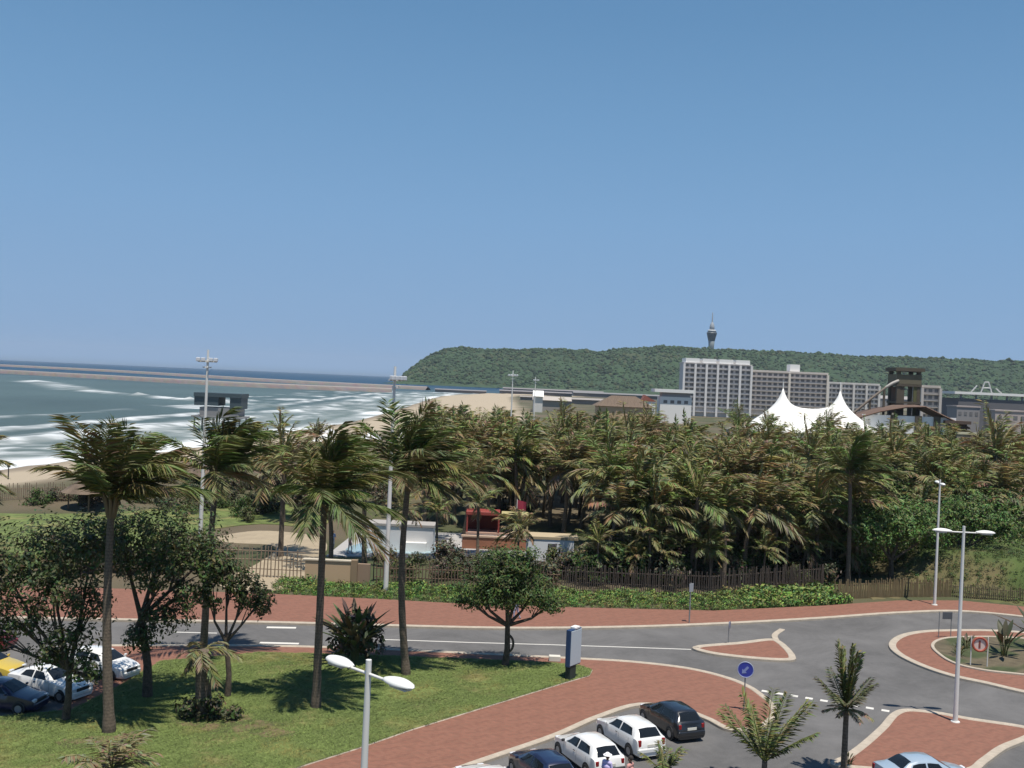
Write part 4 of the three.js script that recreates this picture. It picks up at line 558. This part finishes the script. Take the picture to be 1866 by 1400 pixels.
{ const t = thing('tan_wall', 'low tan plastered wall with pale coping by the far pavement', 'wall', [-16, -0.05, -81]); mesh('wall', box(3.7, 1.9, 0.4, 1.85, 0.95, -0.05), mTan, t); mesh('end_pier', box(0.5, 2.05, 0.55, 3.95, 1.025, -0.05), M([0.25, 0.18, 0.11], 0.9), t); mesh('coping', box(3.9, 0.1, 0.55, 1.75, 1.952, -0.05), M([0.5, 0.44, 0.34], 0.9), t); mesh('return_wall', box(1, 1.75, 0.35, 4.72, 0.875, -0.1), M([0.27, 0.19, 0.13], 0.9), t); }

// ------------------------------------------------------------------ pool park: walls, play frame, shelters
{
  const t = thing('pool_kiosk', 'white pool kiosk wall with brick base behind the palm trunks', 'kiosk', [-10.2, 0.05, -97.5]); mesh('wall', box(6.4, 2.3, 2.4, 0, 1.15, -1.2), M([0.6, 0.6, 0.6], 0.7), t); mesh('roof', box(6.6, 0.22, 2.6, 0, 2.45, -1.2), M([0.34, 0.32, 0.3], 0.9), t); mesh('counter', box(2.4, 0.9, 0.6, 1.4, 0.45, 0.31), mWhite, t);
  const w = thing('painted_wall', 'bright white painted shed with cream flat roof beyond the broad tree', 'shed', [4.2, -0.05, -93.5]); mesh('wall', box(4.4, 2.4, 2.6, 0, 1.2, -1.3), M([0.72, 0.75, 0.78], 0.7), w); mesh('roof', box(6.4, 0.24, 2.75, -0.6, 2.53, -1.32), M([0.42, 0.34, 0.22], 0.9), w); mesh('door', box(0.8, 1.9, 0.08, 0.2, 1.1, 0.045), M([0.1, 0.09, 0.12], 0.6), w);
  const b = thing('brick_wall', 'low orange brick wall below the red play frame', 'wall', [-1, 0.05, -100.5]); mesh('wall', box(6.6, 1.15, 0.4, 0, 0.575, 0), M([0.3, 0.13, 0.075], 0.9), b); mesh('coping', box(6.8, 0.16, 0.55, 0, 1.24, 0), M([0.46, 0.33, 0.24], 0.9), b);
  const p = thing('play_frame', 'play frame with red and yellow roof beams on posts beside the pool', 'play frame', [-0.8, -1.2, -104.5]);
  const red = M([0.26, 0.045, 0.035], 0.6), yel = M([0.4, 0.35, 0.17], 0.7), dr = M([0.1, 0.02, 0.015], 0.8);
  mesh('red_roof', rbox(3.5, 0.4, 2.4, -1.6, 4.4, 0, 0.08), red, p); mesh('yellow_roof', rbox(2.8, 0.22, 2.2, 1.7, 4.35, 0, 0.06), yel, p); mesh('back_panel', box(3.2, 1.6, 0.1, -1.6, 3.2, -1), dr, p); mesh('platform', box(6.6, 0.2, 2.4, 0, 2.35, 0), M([0.4, 0.26, 0.2], 0.8), p);
  for (const [x, mm] of [[-3.2, red], [0.05, red], [3, yel]]) for (const z of [-1.05, 1.05]) mesh('post', cyl(0.09, 0.09, 3, x, 1.2, z, 8), mm, p);
  const f = thing('red_flag', 'dark red flag on a pole behind the play frame', 'flag', [1.1, -2.2, -107]); mesh('pole', cyl(0.05, 0.04, 6.6, 0, 0, 0, 8), mPole, f); { const m = new MB(); let pr = null; for (let k = 0; k <= 8; k++) { const x = k * 0.12, z = 0.15 * Math.sin(k * 0.9) * k / 8, r = [m.v(x, 6.55 - 0.03 * k, z, [0.3, 0.03, 0.06]), m.v(x, 5.5 - 0.02 * k, z, [0.3, 0.03, 0.06])]; if (pr) m.quad(pr[0], r[0], r[1], pr[1]); pr = r; } mesh('cloth', m.geo(), VC(0.9), f); }
}
function thatch(label, x, z, r, h, hr) { const t = thing('thatched_shelter', label, 'shelter', [x, -0.1, z]); mesh('roof', new THREE.ConeGeometry(r, hr, 18, 4).translate(0, h + hr / 2, 0), mThatch, t); for (let k = 0; k < 5; k++) { const a = k * 1.257; mesh('post', cyl(0.1, 0.09, h + 0.3, Math.cos(a) * r * 0.75, 0, Math.sin(a) * r * 0.75, 8), mTimber, t); } }
thatch('grey-brown thatched shelter on the dune lawn left of the slim palm', -41, -138, 3.6, 2.4, 2.6); thatch('brown thatched shelter beside the picket fence', -48, -116, 3.2, 2.2, 2.2); thatch('wide thatched shelter in front of the white sand', -33, -146, 4.2, 2.4, 2.4); thatch('small thatched shelter beside the leafy dune', -47, -146, 2.6, 2.2, 2);
for (const [k, [x, z, c]] of [[-38.5, -210, [0.7, 0.7, 0.68]], [-31, -225, [0.68, 0.68, 0.7]], [-24.5, -232, [0.72, 0.71, 0.68]], [-44, -240, [0.66, 0.66, 0.66]]].entries()) { const t = thing('beach_tent', ['white gazebo tent on the promenade behind the small palm tops', 'white gazebo tent in the middle of the promenade row', 'white gazebo tent at the inland end of the promenade row', 'white gazebo tent nearest the surf'][k], 'tent', [x, -0.1, z]); mesh('canopy', new THREE.ConeGeometry(3.4, 1.6, 4).rotateY(Math.PI / 4).translate(0, 3.6, 0), M(c, 0.7), t); for (const [a, b] of [[-2.2, -2.2], [2.2, -2.2], [-2.2, 2.2], [2.2, 2.2]]) mesh('post', cyl(0.07, 0.07, 2.9, a, 0, b, 6), mPole, t); }

// ------------------------------------------------------------------ lamps, masts, signs
function streetLamp(label, x, y, z, turn) {
  const t = thing('street_lamp', label, 'street lamp', [x, y, z], turn);
  mesh('base_plate', cyl(0.24, 0.22, 0.06), mPole, t); mesh('pole', cyl(0.125, 0.07, 10.3), mPole, t); mesh('arm', new THREE.CylinderGeometry(0.038, 0.038, 1.5, 8).rotateZ(Math.PI / 2).translate(0, 9.97, 0), mPole, t);
  for (const s of [-1, 1]) { const m = new MB(), P = [], Rr = []; for (let k = 0; k <= 10; k++) { const q = k / 10; P.push(V(s * (0.62 + 0.98 * q), 9.99 + 0.03 * q, 0)); Rr.push(0.04 + 0.17 * Math.pow(Math.sin(Math.PI * clamp(q * 0.9 + 0.06)), 0.75)); } Rr[10] = 0.03; m.tube(P, Rr, 14, [1, 1, 1]); const g = m.geo(); const p = g.attributes.position; for (let k = 0; k < p.count; k++) { const dy = p.getY(k) - 10; p.setY(k, 10 + dy * (dy < 0 ? 0.3 : 0.62)); } g.computeVertexNormals(); const h = mesh('lamp_head', g, M([0.76, 0.76, 0.72], 0.4), t); mesh('lens', rbox(0.55, 0.05, 0.22, s * 1.16, 9.925, 0, 0.02), M([0.5, 0.52, 0.5], 0.2), h); }
  return t;
}
streetLamp('double-headed white street lamp rising in front of the near lawn', -3.08, 0, -23.6, -43 * D2R);
streetLamp('double-headed white street lamp on the brick traffic island', 24.0, 0.1, -52.7, -4 * D2R);
streetLamp('double-headed lamp on the far pavement before the green bushes', 35.4, 0.1, -82.4, 77 * D2R);
function mast(label, x, z, h, arm, turn) {
  const t = thing('light_mast', label, 'light mast', [x, -0.1, z], turn); mesh('pole', cyl(0.2, 0.1, h), mPole, t); mesh('cross_arm', box(arm, 0.16, 0.16, 0, h - 1.05, 0.12), mPole, t);
  for (const q of [-0.46, -0.2, 0.2, 0.46]) mesh('floodlight', rbox(0.36, 0.34, 0.3, arm * q, h - 0.9, 0.36, 0.05), M([0.6, 0.62, 0.64], 0.35), t);
  mesh('short_arm', box(arm * 0.45, 0.12, 0.12, 0, h - 1.6, 0.12), mPole, t);
}
mast('tall white floodlight mast with cross arm behind the slim palm', -27.9, -92, 18.7, 1.7, 0.1); mast('tall white floodlight mast rising from the green verge', -9.2, -78.8, 17.8, 1.7, 1.05); mast('distant floodlight mast before the green headland', 0.1, -190, 19, 1.7, 0.1); mast('farther small floodlight mast beside the one before the headland', 6.5, -280, 18.4, 1.7, 0.6);
{ const t = thing('beach_post', 'thin dark post standing on the open sand', 'post', [-74.5, -1.4, -150]); mesh('pole', cyl(0.1, 0.08, 2.6, 0, 0, 0, 8), mDark, t); mesh('marker_board', box(0.5, 0.4, 0.05, 0, 2.4, 0), mDark, t); }
const mBlue = M([0.02, 0.05, 0.13], 0.5), mSignBlue = M([0.035, 0.05, 0.32], 0.5), mPanel = M([0.42, 0.49, 0.53], 0.5);
{ const t = thing('sign_pylon', 'upright blue sign pylon with pale panel at the lawn tip', 'sign', [4.15, 0.1, -57.4], -35 * D2R); mesh('plinth', rbox(0.34, 1.2, 0.62, -0.02, 0.6, 0.16, 0.02), M([0.02, 0.035, 0.03], 0.7), t); mesh('body', rbox(0.3, 2.1, 1.2, 0, 1.85, 0, 0.03), mBlue, t); mesh('panel', rbox(0.04, 1.96, 1.12, 0.175, 1.86, 0, 0.015), mPanel, t); mesh('cap', rbox(0.36, 0.12, 0.5, 0.02, 2.96, -0.1, 0.02), mWhite, t); }
{ const t = thing('concrete_block', 'small white concrete block at the lawn tip behind the sign pylon', 'block', [3.3, 0.12, -60.9]); mesh('block', rbox(0.7, 0.34, 0.4, 0, 0.17, 0, 0.04), M([0.6, 0.57, 0.5], 0.9), t); }
const disc = (r, d) => new THREE.CylinderGeometry(r, r, d, 32).rotateX(Math.PI / 2);
{ const t = thing('keep_left_sign', 'round blue traffic sign on a thin grey pole at the plaza corner', 'sign', [12.95, 0.1, -52.95], -0.2); mesh('post', cyl(0.035, 0.035, 2.6, 0, 0, 0, 8), mSteel, t); mesh('disc', disc(0.4, 0.03).translate(0, 2.22, 0.05), mSignBlue, t); mesh('border', new THREE.TorusGeometry(0.405, 0.022, 8, 40).translate(0, 2.22, 0.06), M([0.35, 0.4, 0.55], 0.5), t); const s = new THREE.Shape([[-0.06, 0.2], [0.06, 0.2], [0.06, -0.08], [0.16, -0.08], [0, -0.28], [-0.16, -0.08], [-0.06, -0.08]].map(p => new THREE.Vector2(...p))); mesh('arrow', new THREE.ExtrudeGeometry(s, { depth: 0.008, bevelEnabled: false }).rotateZ(-0.7).translate(0, 2.22, 0.068), M([0.22, 0.27, 0.5], 0.6), t); }
{ const t = thing('round_sign', 'round red-bordered sign with white face on two posts on the roundabout', 'sign', [30.35, 0.15, -63.7], -0.15); for (const x of [-0.5, 0.5]) mesh('post', cyl(0.035, 0.035, 1.9, x, 0, -0.05, 8), mPole, t); mesh('face', disc(0.4, 0.03).translate(0, 1.42, 0), M([0.62, 0.5, 0.45], 0.6), t); mesh('border', new THREE.TorusGeometry(0.42, 0.075, 10, 40).translate(0, 1.42, 0.01), M([0.33, 0.075, 0.045], 0.6), t); mesh('symbol', box(0.12, 0.5, 0.012, -0.02, 1.42, 0.022), M([0.2, 0.05, 0.04], 0.6), t); mesh('cross_rail', box(1.05, 0.06, 0.04, 0, 1.42, -0.04), mPole, t); }
{ const t = thing('chevron_sign', 'dark grey sign board seen from behind on the far side of the roundabout', 'sign', [31.4, 0.1, -71.2], 0.1); for (const x of [-0.45, 0.45]) mesh('post', cyl(0.03, 0.03, 1.85, x, 0, 0, 8), mSteel, t); mesh('board', rbox(0.72, 0.5, 0.04, 0.12, 1.6, 0.05, 0.015), M([0.09, 0.095, 0.11], 0.6), t); }
{ const t = thing('island_sign', 'small narrow grey sign post on the splitter island', 'sign', [15.2, 0.1, -67.2], 1.1); mesh('post', cyl(0.03, 0.03, 1.4, 0, 0, 0, 8), mSteel, t); mesh('board', disc(0.26, 0.03).translate(0, 1.2, 0.05), M([0.2, 0.21, 0.27], 0.6), t); }
{ const t = thing('stop_pole', 'thin grey pole with small plate on the far pavement before the fence', 'sign', [13.5, 0.1, -72.4], 0.7); mesh('pole', cyl(0.05, 0.045, 2.9, 0, 0, 0, 8), mSteel, t); mesh('plate', rbox(0.44, 0.6, 0.04, 0, 2.55, 0.06, 0.015), M([0.3, 0.31, 0.33], 0.6), t); }

// ------------------------------------------------------------------ cars
const mGlassCar = new THREE.MeshPhysicalMaterial({ color: col(0.012, 0.015, 0.018), roughness: 0.06, specularIntensity: 0.8 });
const mTyre = M([0.02, 0.02, 0.02], 0.9), mRim = M([0.4, 0.4, 0.41], 0.35, { metalness: 0.6 }), mTail = M([0.25, 0.015, 0.015], 0.25), mHead = M([0.6, 0.62, 0.64], 0.1), mPlate = M([0.7, 0.68, 0.6], 0.6), mTrim = M([0.035, 0.035, 0.037], 0.7);
const paint = (c) => new THREE.MeshPhysicalMaterial({ color: col(...c), roughness: 0.32, clearcoat: 1, clearcoatRoughness: 0.06 });
// stations front to back: [l, top, halfwidth, belt, roof halfwidth]
const HATCH = [[2.0, 0.5, 0.6, 0.48, 0.5], [1.93, 0.66, 0.7, 0.62, 0.6], [1.7, 0.78, 0.78, 0.73, 0.68], [1.3, 0.87, 0.82, 0.82, 0.72], [0.98, 0.94, 0.83, 0.88, 0.72], [0.6, 1.16, 0.83, 0.9, 0.63], [0.18, 1.37, 0.83, 0.91, 0.56], [-0.2, 1.42, 0.83, 0.92, 0.56], [-0.9, 1.42, 0.83, 0.94, 0.56], [-1.38, 1.385, 0.82, 0.95, 0.55], [-1.62, 1.22, 0.81, 0.96, 0.58], [-1.82, 0.99, 0.79, 0.95, 0.66], [-1.92, 0.9, 0.77, 0.86, 0.68], [-1.98, 0.6, 0.74, 0.56, 0.66], [-1.98, 0.4, 0.7, 0.37, 0.62]];
const SEDAN = [[2.2, 0.5, 0.62, 0.48, 0.5], [2.12, 0.66, 0.72, 0.62, 0.62], [1.85, 0.78, 0.8, 0.73, 0.7], [1.4, 0.87, 0.84, 0.82, 0.74], [1.0, 0.93, 0.85, 0.88, 0.74], [0.6, 1.16, 0.85, 0.9, 0.64], [0.2, 1.36, 0.85, 0.91, 0.57], [-0.2, 1.41, 0.85, 0.92, 0.57], [-0.75, 1.4, 0.85, 0.94, 0.57], [-1.15, 1.3, 0.85, 0.95, 0.58], [-1.55, 1.03, 0.84, 0.95, 0.68], [-1.75, 1.0, 0.83, 0.94, 0.74], [-2.08, 0.97, 0.8, 0.9, 0.7], [-2.16, 0.72, 0.77, 0.66, 0.68], [-2.17, 0.42, 0.72, 0.38, 0.64]];
function car(label, x, z, turn, c, o = {}) {
  const st = o.st || HATCH, t = thing('parked_car', label, 'car', [x, o.y ?? 0.0, z], turn, undefined), mp = paint(c);
  const sec = (l) => { let k = 0; while (k < st.length - 2 && st[k + 1][0] > l) k++; const a = st[k], b = st[k + 1], q = a[0] === b[0] ? 0 : clamp((a[0] - l) / (a[0] - b[0])), [_, top, w, belt, rw] = a.map((v, i) => v * (1 - q) + b[i] * q); const cab = sstep(0.06, 0.3, top - belt); return [[0, 0.2], [w * 0.86, 0.2], [w * 0.97, 0.28], [w, 0.52 * Math.min(1, belt / 0.8)], [w * 0.965, belt], [rw, top - 0.035 - 0.02 * cab], [rw * 0.82, top], [0, top + 0.025]].map(([zz, yy]) => [zz, Math.min(yy, top + 0.025)]); };
  const body = new MB(), NS = 54, K = 8; const rows = [];
  const l0 = st[0][0], l1 = st[st.length - 1][0];
  const stops = []; for (let k = 0; k <= NS; k++) stops.push(l0 + (l1 - l0) * k / NS); 
  for (const l of stops) { const s = sec(l), row = []; for (let k = 0; k < K; k++) row.push(body.v(s[k][0], s[k][1], -l, [1, 1, 1])); for (let k = K - 2; k > 0; k--) row.push(body.v(-s[k][0], s[k][1], -l, [1, 1, 1])); rows.push(row); }
  for (let j = 0; j < rows.length - 1; j++) for (let k = 0; k < rows[0].length; k++) { const k2 = (k + 1) % rows[0].length; body.quad(rows[j][k], rows[j + 1][k], rows[j + 1][k2], rows[j][k2]); }
  for (const [row, s] of [[rows[0], 1], [rows[NS], -1]]) for (let k = 1; k < row.length - 1; k++) s > 0 ? body.tri(row[0], row[k], row[k + 1]) : body.tri(row[0], row[k + 1], row[k]);
  mesh('body', toCreasedNormals(body.geo(), 0.62), mp, t);
  const patch = (name, corners, mat, sgn, off = 0.008) => { // corners [(l,v)x4], v along section index
    const at = (l, v) => { const s = sec(l), k = Math.min(K - 2, Math.floor(v)), f = v - k; return V(sgn * (s[k][0] * (1 - f) + s[k + 1][0] * f), s[k][1] * (1 - f) + s[k + 1][1] * f, -l); };
    const m = new MB(), A = 8, B = 5, id = []; for (let j = 0; j <= B; j++) for (let i = 0; i <= A; i++) { const u = i / A, w = j / B, l = (corners[0][0] * (1 - u) + corners[1][0] * u) * (1 - w) + (corners[3][0] * (1 - u) + corners[2][0] * u) * w, v = (corners[0][1] * (1 - u) + corners[1][1] * u) * (1 - w) + (corners[3][1] * (1 - u) + corners[2][1] * u) * w, p = at(l, v), e = 0.01, n = V(0, 0, 0).crossVectors(at(l - e, v).sub(p), at(l, v > 6.9 ? v - e : v + e).sub(p)).normalize(); if (n.y * 0.6 + n.x * sgn < 0) n.negate(); if (v > 6.99) { n.x = 0; n.normalize(); } p.addScaledVector(n, off); id.push(m.vv(p, [1, 1, 1])); }
    for (let j = 0; j < B; j++) for (let i = 0; i < A; i++) { const q = j * (A + 1) + i; m.quad(q, q + 1, q + A + 2, q + A + 1); } return mesh(name, m.geo(), mat, t); };
  const glass = new THREE.MeshPhysicalMaterial(); 
  const sed = st === SEDAN, G = mGlassCar.side === THREE.DoubleSide ? mGlassCar : (mGlassCar.side = THREE.DoubleSide, mGlassCar);
  for (const s of [-1, 1]) {
    patch('side_window', [[0.62, 4.16], [-0.34, 4.12], [-0.34, 4.88], [0.2, 4.88]], G, s); patch('side_window', sed ? [[-0.42, 4.12], [-1.2, 4.2], [-1.0, 4.85], [-0.42, 4.88]] : [[-0.42, 4.12], [-1.42, 4.2], [-1.2, 4.86], [-0.42, 4.88]], G, s);
    patch('windscreen', [[0.92, 7], [0.9, 5.6], [0.26, 5.9], [0.26, 7]], G, s, 0.006); patch('rear_window', sed ? [[-1.5, 7], [-1.5, 5.7], [-1.02, 5.9], [-1.02, 7]] : [[-1.82, 7], [-1.8, 5.8], [-1.48, 5.95], [-1.48, 7]], G, s, 0.008);
    for (const l of [0.78, -0.38, sed ? -1.25 : -1.2]) patch('door_seam', [[l + 0.006, 2.6], [l - 0.006, 2.6], [l - 0.006, 4.05], [l + 0.006, 4.05]], mTrim, s, 0.003); const rl = sed ? 2.1 : 1.91; mesh('tail_light', rbox(0.16, o.tall ? 0.34 : 0.22, 0.1, s * 0.63, 0.78, rl - 0.0, 0.03), mTail, t); mesh('headlight', rbox(0.3, 0.16, 0.16, s * 0.5, 0.63, -(l0 - 0.1), 0.05), mHead, t);
    mesh('mirror', rbox(0.16, 0.12, 0.09, s * 0.92, 0.98, -0.66, 0.03), o.trim ? mTrim : mp, t); mesh('door_handle', rbox(0.03, 0.03, 0.16, s * 0.835, 0.82, 0.2, 0.01), mTrim, t);
    for (const l of [l0 - 0.72, l1 + 0.68]) {
      mesh('wheel_arch', new THREE.CylinderGeometry(0.33, 0.33, 0.06, 22).rotateZ(Math.PI / 2).translate(s * 0.802, 0.33, -l), mTrim, t);
      const w = mesh('wheel', new THREE.TorusGeometry(0.215, 0.085, 10, 26).rotateY(Math.PI / 2).translate(s * 0.775, 0.3, -l), mTyre, t); mesh('rim', new THREE.CylinderGeometry(0.19, 0.19, 0.1, 20).rotateZ(Math.PI / 2).translate(s * 0.795, 0.3, -l), mRim, w);
    }
  }
  mesh('rear_bumper', rbox(1.5, 0.24, 0.2, 0, 0.46, -l1 - 0.05, 0.07), o.trim ? mTrim : mp, t); mesh('front_bumper', rbox(1.3, 0.22, 0.2, 0, 0.42, -l0 + 0.06, 0.07), o.trim ? mTrim : mp, t);
  mesh('number_plate', box(0.5, 0.12, 0.02, 0, 0.68, -l1 + 0.005), mPlate, t); mesh('grille', rbox(0.8, 0.16, 0.06, 0, 0.6, -(l0 - 0.02), 0.02), mTrim, t);
  mesh('underbody', box(1.4, 0.12, 3.2, 0, 0.22, 0), mTrim, t);
  return t;
}
const H25 = 25 * D2R, WH = [0.74, 0.74, 0.72];
car('black hatchback parked at the end of the row by the brick kerb', 8.6, -50.0, 22 * D2R, [0.012, 0.014, 0.018]);
car('white hatchback parked beside the black car', 6.25, -47.5, H25, WH, { trim: false, tall: true });
car('white hatchback parked between the other white car and the dark blue car', 4.1, -44.9, H25, WH, { trim: true });
car('dark blue hatchback parked between two white cars in the row', 2.0, -42.6, H25, [0.012, 0.018, 0.05]);
car('white car at the open end of the row beside the dark blue one', -0.2, -40.5, H25, WH, { st: SEDAN });
car('pale blue saloon with green-tinted windows beside the brick island', 18.8, -43.9, -80 * D2R, [0.3, 0.38, 0.46], { st: SEDAN });
car('dark blue car parked at the end of the shaded side lot', -24.1, -48.9, -95 * D2R, [0.014, 0.017, 0.05]);
car('white saloon parked under the low hanging tree in the side lot', -22.9, -51.3, -112 * D2R, WH, { st: SEDAN });
car('white car parked behind the palm trunks near the road', -21.6, -54.8, -112 * D2R, WH);
car('yellow car parked behind the dark blue car in the side lot', -27.4, -53.6, -100 * D2R, [0.55, 0.4, 0.05]);
car('dark red car standing at the far left road edge', -30.6, -59, -95 * D2R, [0.2, 0.02, 0.025]);

// ------------------------------------------------------------------ people
function person(label, [x, y, z], turn, o) {
  const RES = 64, mc = new MarchingCubes(RES, new THREE.MeshBasicMaterial(), false, false, 60000); mc.isolation = 0;
  const sk = o.skin || [0.2, 0.11, 0.07], top = o.top, leg = o.leg, shoe = [0.05, 0.045, 0.04];
  const st = o.step || 0; // stride
  const B = [ // a, b, ra, rb, colour
    [[-0.09, 0.95, 0], [-0.1, 0.5, 0.06 - st * 0.18], 0.085, 0.06, leg], [[-0.1, 0.5, 0.06 - st * 0.18], [-0.1, 0.09, -st * 0.3], 0.058, 0.042, leg], [[0.09, 0.95, 0], [0.1, 0.5, 0.05 + st * 0.2], 0.085, 0.06, leg], [[0.1, 0.5, 0.05 + st * 0.2], [0.1, 0.09, st * 0.25], 0.058, 0.042, leg],
    [[-0.1, 0.05, -st * 0.3 - 0.03], [-0.11, 0.04, -st * 0.3 + 0.15], 0.045, 0.035, shoe], [[0.1, 0.05, st * 0.25 - 0.03], [0.11, 0.04, st * 0.25 + 0.15], 0.045, 0.035, shoe],
    [[0, 0.96, 0], [0, 1.2, 0], 0.135, 0.13, top], [[-0.07, 1.2, 0], [0.07, 1.2, 0], 0.12, 0.12, top], [[-0.13, 1.38, 0], [0.13, 1.38, 0], 0.085, 0.085, top], [[0, 1.4, 0], [0, 1.54, 0.01], 0.05, 0.048, sk],
    [[-0.19, 1.38, 0], [-0.25, 1.12, 0.02 + st * 0.1], 0.055, 0.042, top], [[-0.25, 1.12, 0.02 + st * 0.1], [-0.24, 0.88, 0.12 + st * 0.12], 0.038, 0.03, sk], [[0.19, 1.38, 0], [0.25, 1.12, 0.02 - st * 0.1], 0.055, 0.042, top], [[0.25, 1.12, 0.02 - st * 0.1], [0.24, 0.88, 0.12 - st * 0.1], 0.038, 0.03, sk],
    [[-0.24, 0.87, 0.125 + st * 0.12], [-0.23, 0.8, 0.15 + st * 0.12], 0.034, 0.026, sk], [[0.24, 0.87, 0.125 - st * 0.1], [0.23, 0.8, 0.15 - st * 0.1], 0.034, 0.026, sk],
    [[0, 1.6, 0.01], [0, 1.67, 0], 0.085, 0.092, sk], [[0, 1.56, 0.06], [0, 1.57, 0.065], 0.045, 0.045, sk], [[0, 1.62, 0.09], [0, 1.605, 0.108], 0.016, 0.014, sk], [[-0.092, 1.63, 0], [-0.095, 1.62, 0], 0.02, 0.018, sk], [[0.092, 1.63, 0], [0.095, 1.62, 0], 0.02, 0.018, sk]];
  const sx = 0.42, sy = 0.95, sz = 0.42, cy = 0.88;
  const dist = (px, py, pz, b) => { const [a, e, ra, rb] = b, dx = e[0] - a[0], dy = e[1] - a[1], dz = e[2] - a[2], L = dx * dx + dy * dy + dz * dz, h = clamp(((px - a[0]) * dx + (py - a[1]) * dy + (pz - a[2]) * dz) / L); return Math.hypot(px - a[0] - dx * h, py - a[1] - dy * h, pz - a[2] - dz * h) - (ra + (rb - ra) * h); };
  let q = 0; for (let k = 0; k < RES; k++) for (let j = 0; j < RES; j++) for (let i = 0; i < RES; i++) { const px = (i / RES * 2 - 1) * sx, py = (j / RES * 2 - 1) * sy + cy, pz = (k / RES * 2 - 1) * sz; let d = 9; for (const b of B) { const e = dist(px, py, pz, b), kk = 0.025, h = clamp(0.5 + 0.5 * (d - e) / kk); d = d * (1 - h) + e * h - kk * h * (1 - h); } mc.field[q++] = -d; }
  mc.update(); const n = mc.count, P = new Float32Array(n * 3), C = new Float32Array(n * 3);
  for (let i = 0; i < n; i++) { const px = mc.positionArray[i * 3] * sx, py = mc.positionArray[i * 3 + 1] * sy + cy, pz = mc.positionArray[i * 3 + 2] * sz; P.set([px, py, pz], i * 3); let best = 9, c = sk; for (const b of B) { const e = dist(px, py, pz, b); if (e < best) { best = e; c = b[4]; } } C.set(c, i * 3); }
  let g = new THREE.BufferGeometry(); g.setAttribute('position', new THREE.BufferAttribute(P, 3)); g.setAttribute('color', new THREE.BufferAttribute(C, 3)); g = mergeVertices(g, 1e-4); g.computeVertexNormals();
  const t = thing('person', label, 'person', [x, y, z], turn); mesh('body', g, VC(0.85), t);
  const hair = new THREE.SphereGeometry(0.104, 18, 12, 0, 6.3, 0, 1.75).scale(1, 1.08, 1.1).rotateX(-0.35).translate(0, 1.665, -0.012); mesh('hair', hair, M(o.hair || [0.02, 0.015, 0.012], 0.8), t);
  if (o.hat) { const hm = M(o.hat, 0.8); mesh('cap', mergeGeometries([new THREE.SphereGeometry(0.118, 18, 10, 0, 6.3, 0, 1.45).scale(1, 1, 1.08).translate(0, 1.68, -0.01), new THREE.CylinderGeometry(0.17, 0.19, 0.02, 22).translate(0, 1.685, 0.01)].map(q2 => q2.toNonIndexed())), hm, t); }
  return t;
}
person('person in white cap and pale purple top standing behind the parked cars', [4.62, 0, -41.6], 2.4, { top: [0.5, 0.45, 0.68], leg: [0.06, 0.07, 0.16], hat: [0.78, 0.77, 0.78] });
person('dark-haired person in a pink top beside the person with the white cap', [5.55, 0, -41.4], -2.2, { top: [0.5, 0.25, 0.22], leg: [0.3, 0.12, 0.1] });
person('person in white shirt and pale trousers walking on the far pavement', [1.05, 0.1, -71.3], -1.5, { top: [0.7, 0.7, 0.74], leg: [0.35, 0.38, 0.5], step: 0.8 });
person('person in dark blue standing by the pool edge', [-16.6, 0.05, -96.9], 0.5, { top: [0.04, 0.07, 0.15], leg: [0.1, 0.12, 0.16] });
person('person in pink shirt walking beside the pool', [-14.6, 0.08, -94.6], 1.2, { top: [0.55, 0.24, 0.2], leg: [0.55, 0.5, 0.48], step: 0.6 });

scene.traverse(o => { if (o.isMesh) { o.castShadow = true; o.receiveShadow = true; } });
renderer.render(scene, camera);
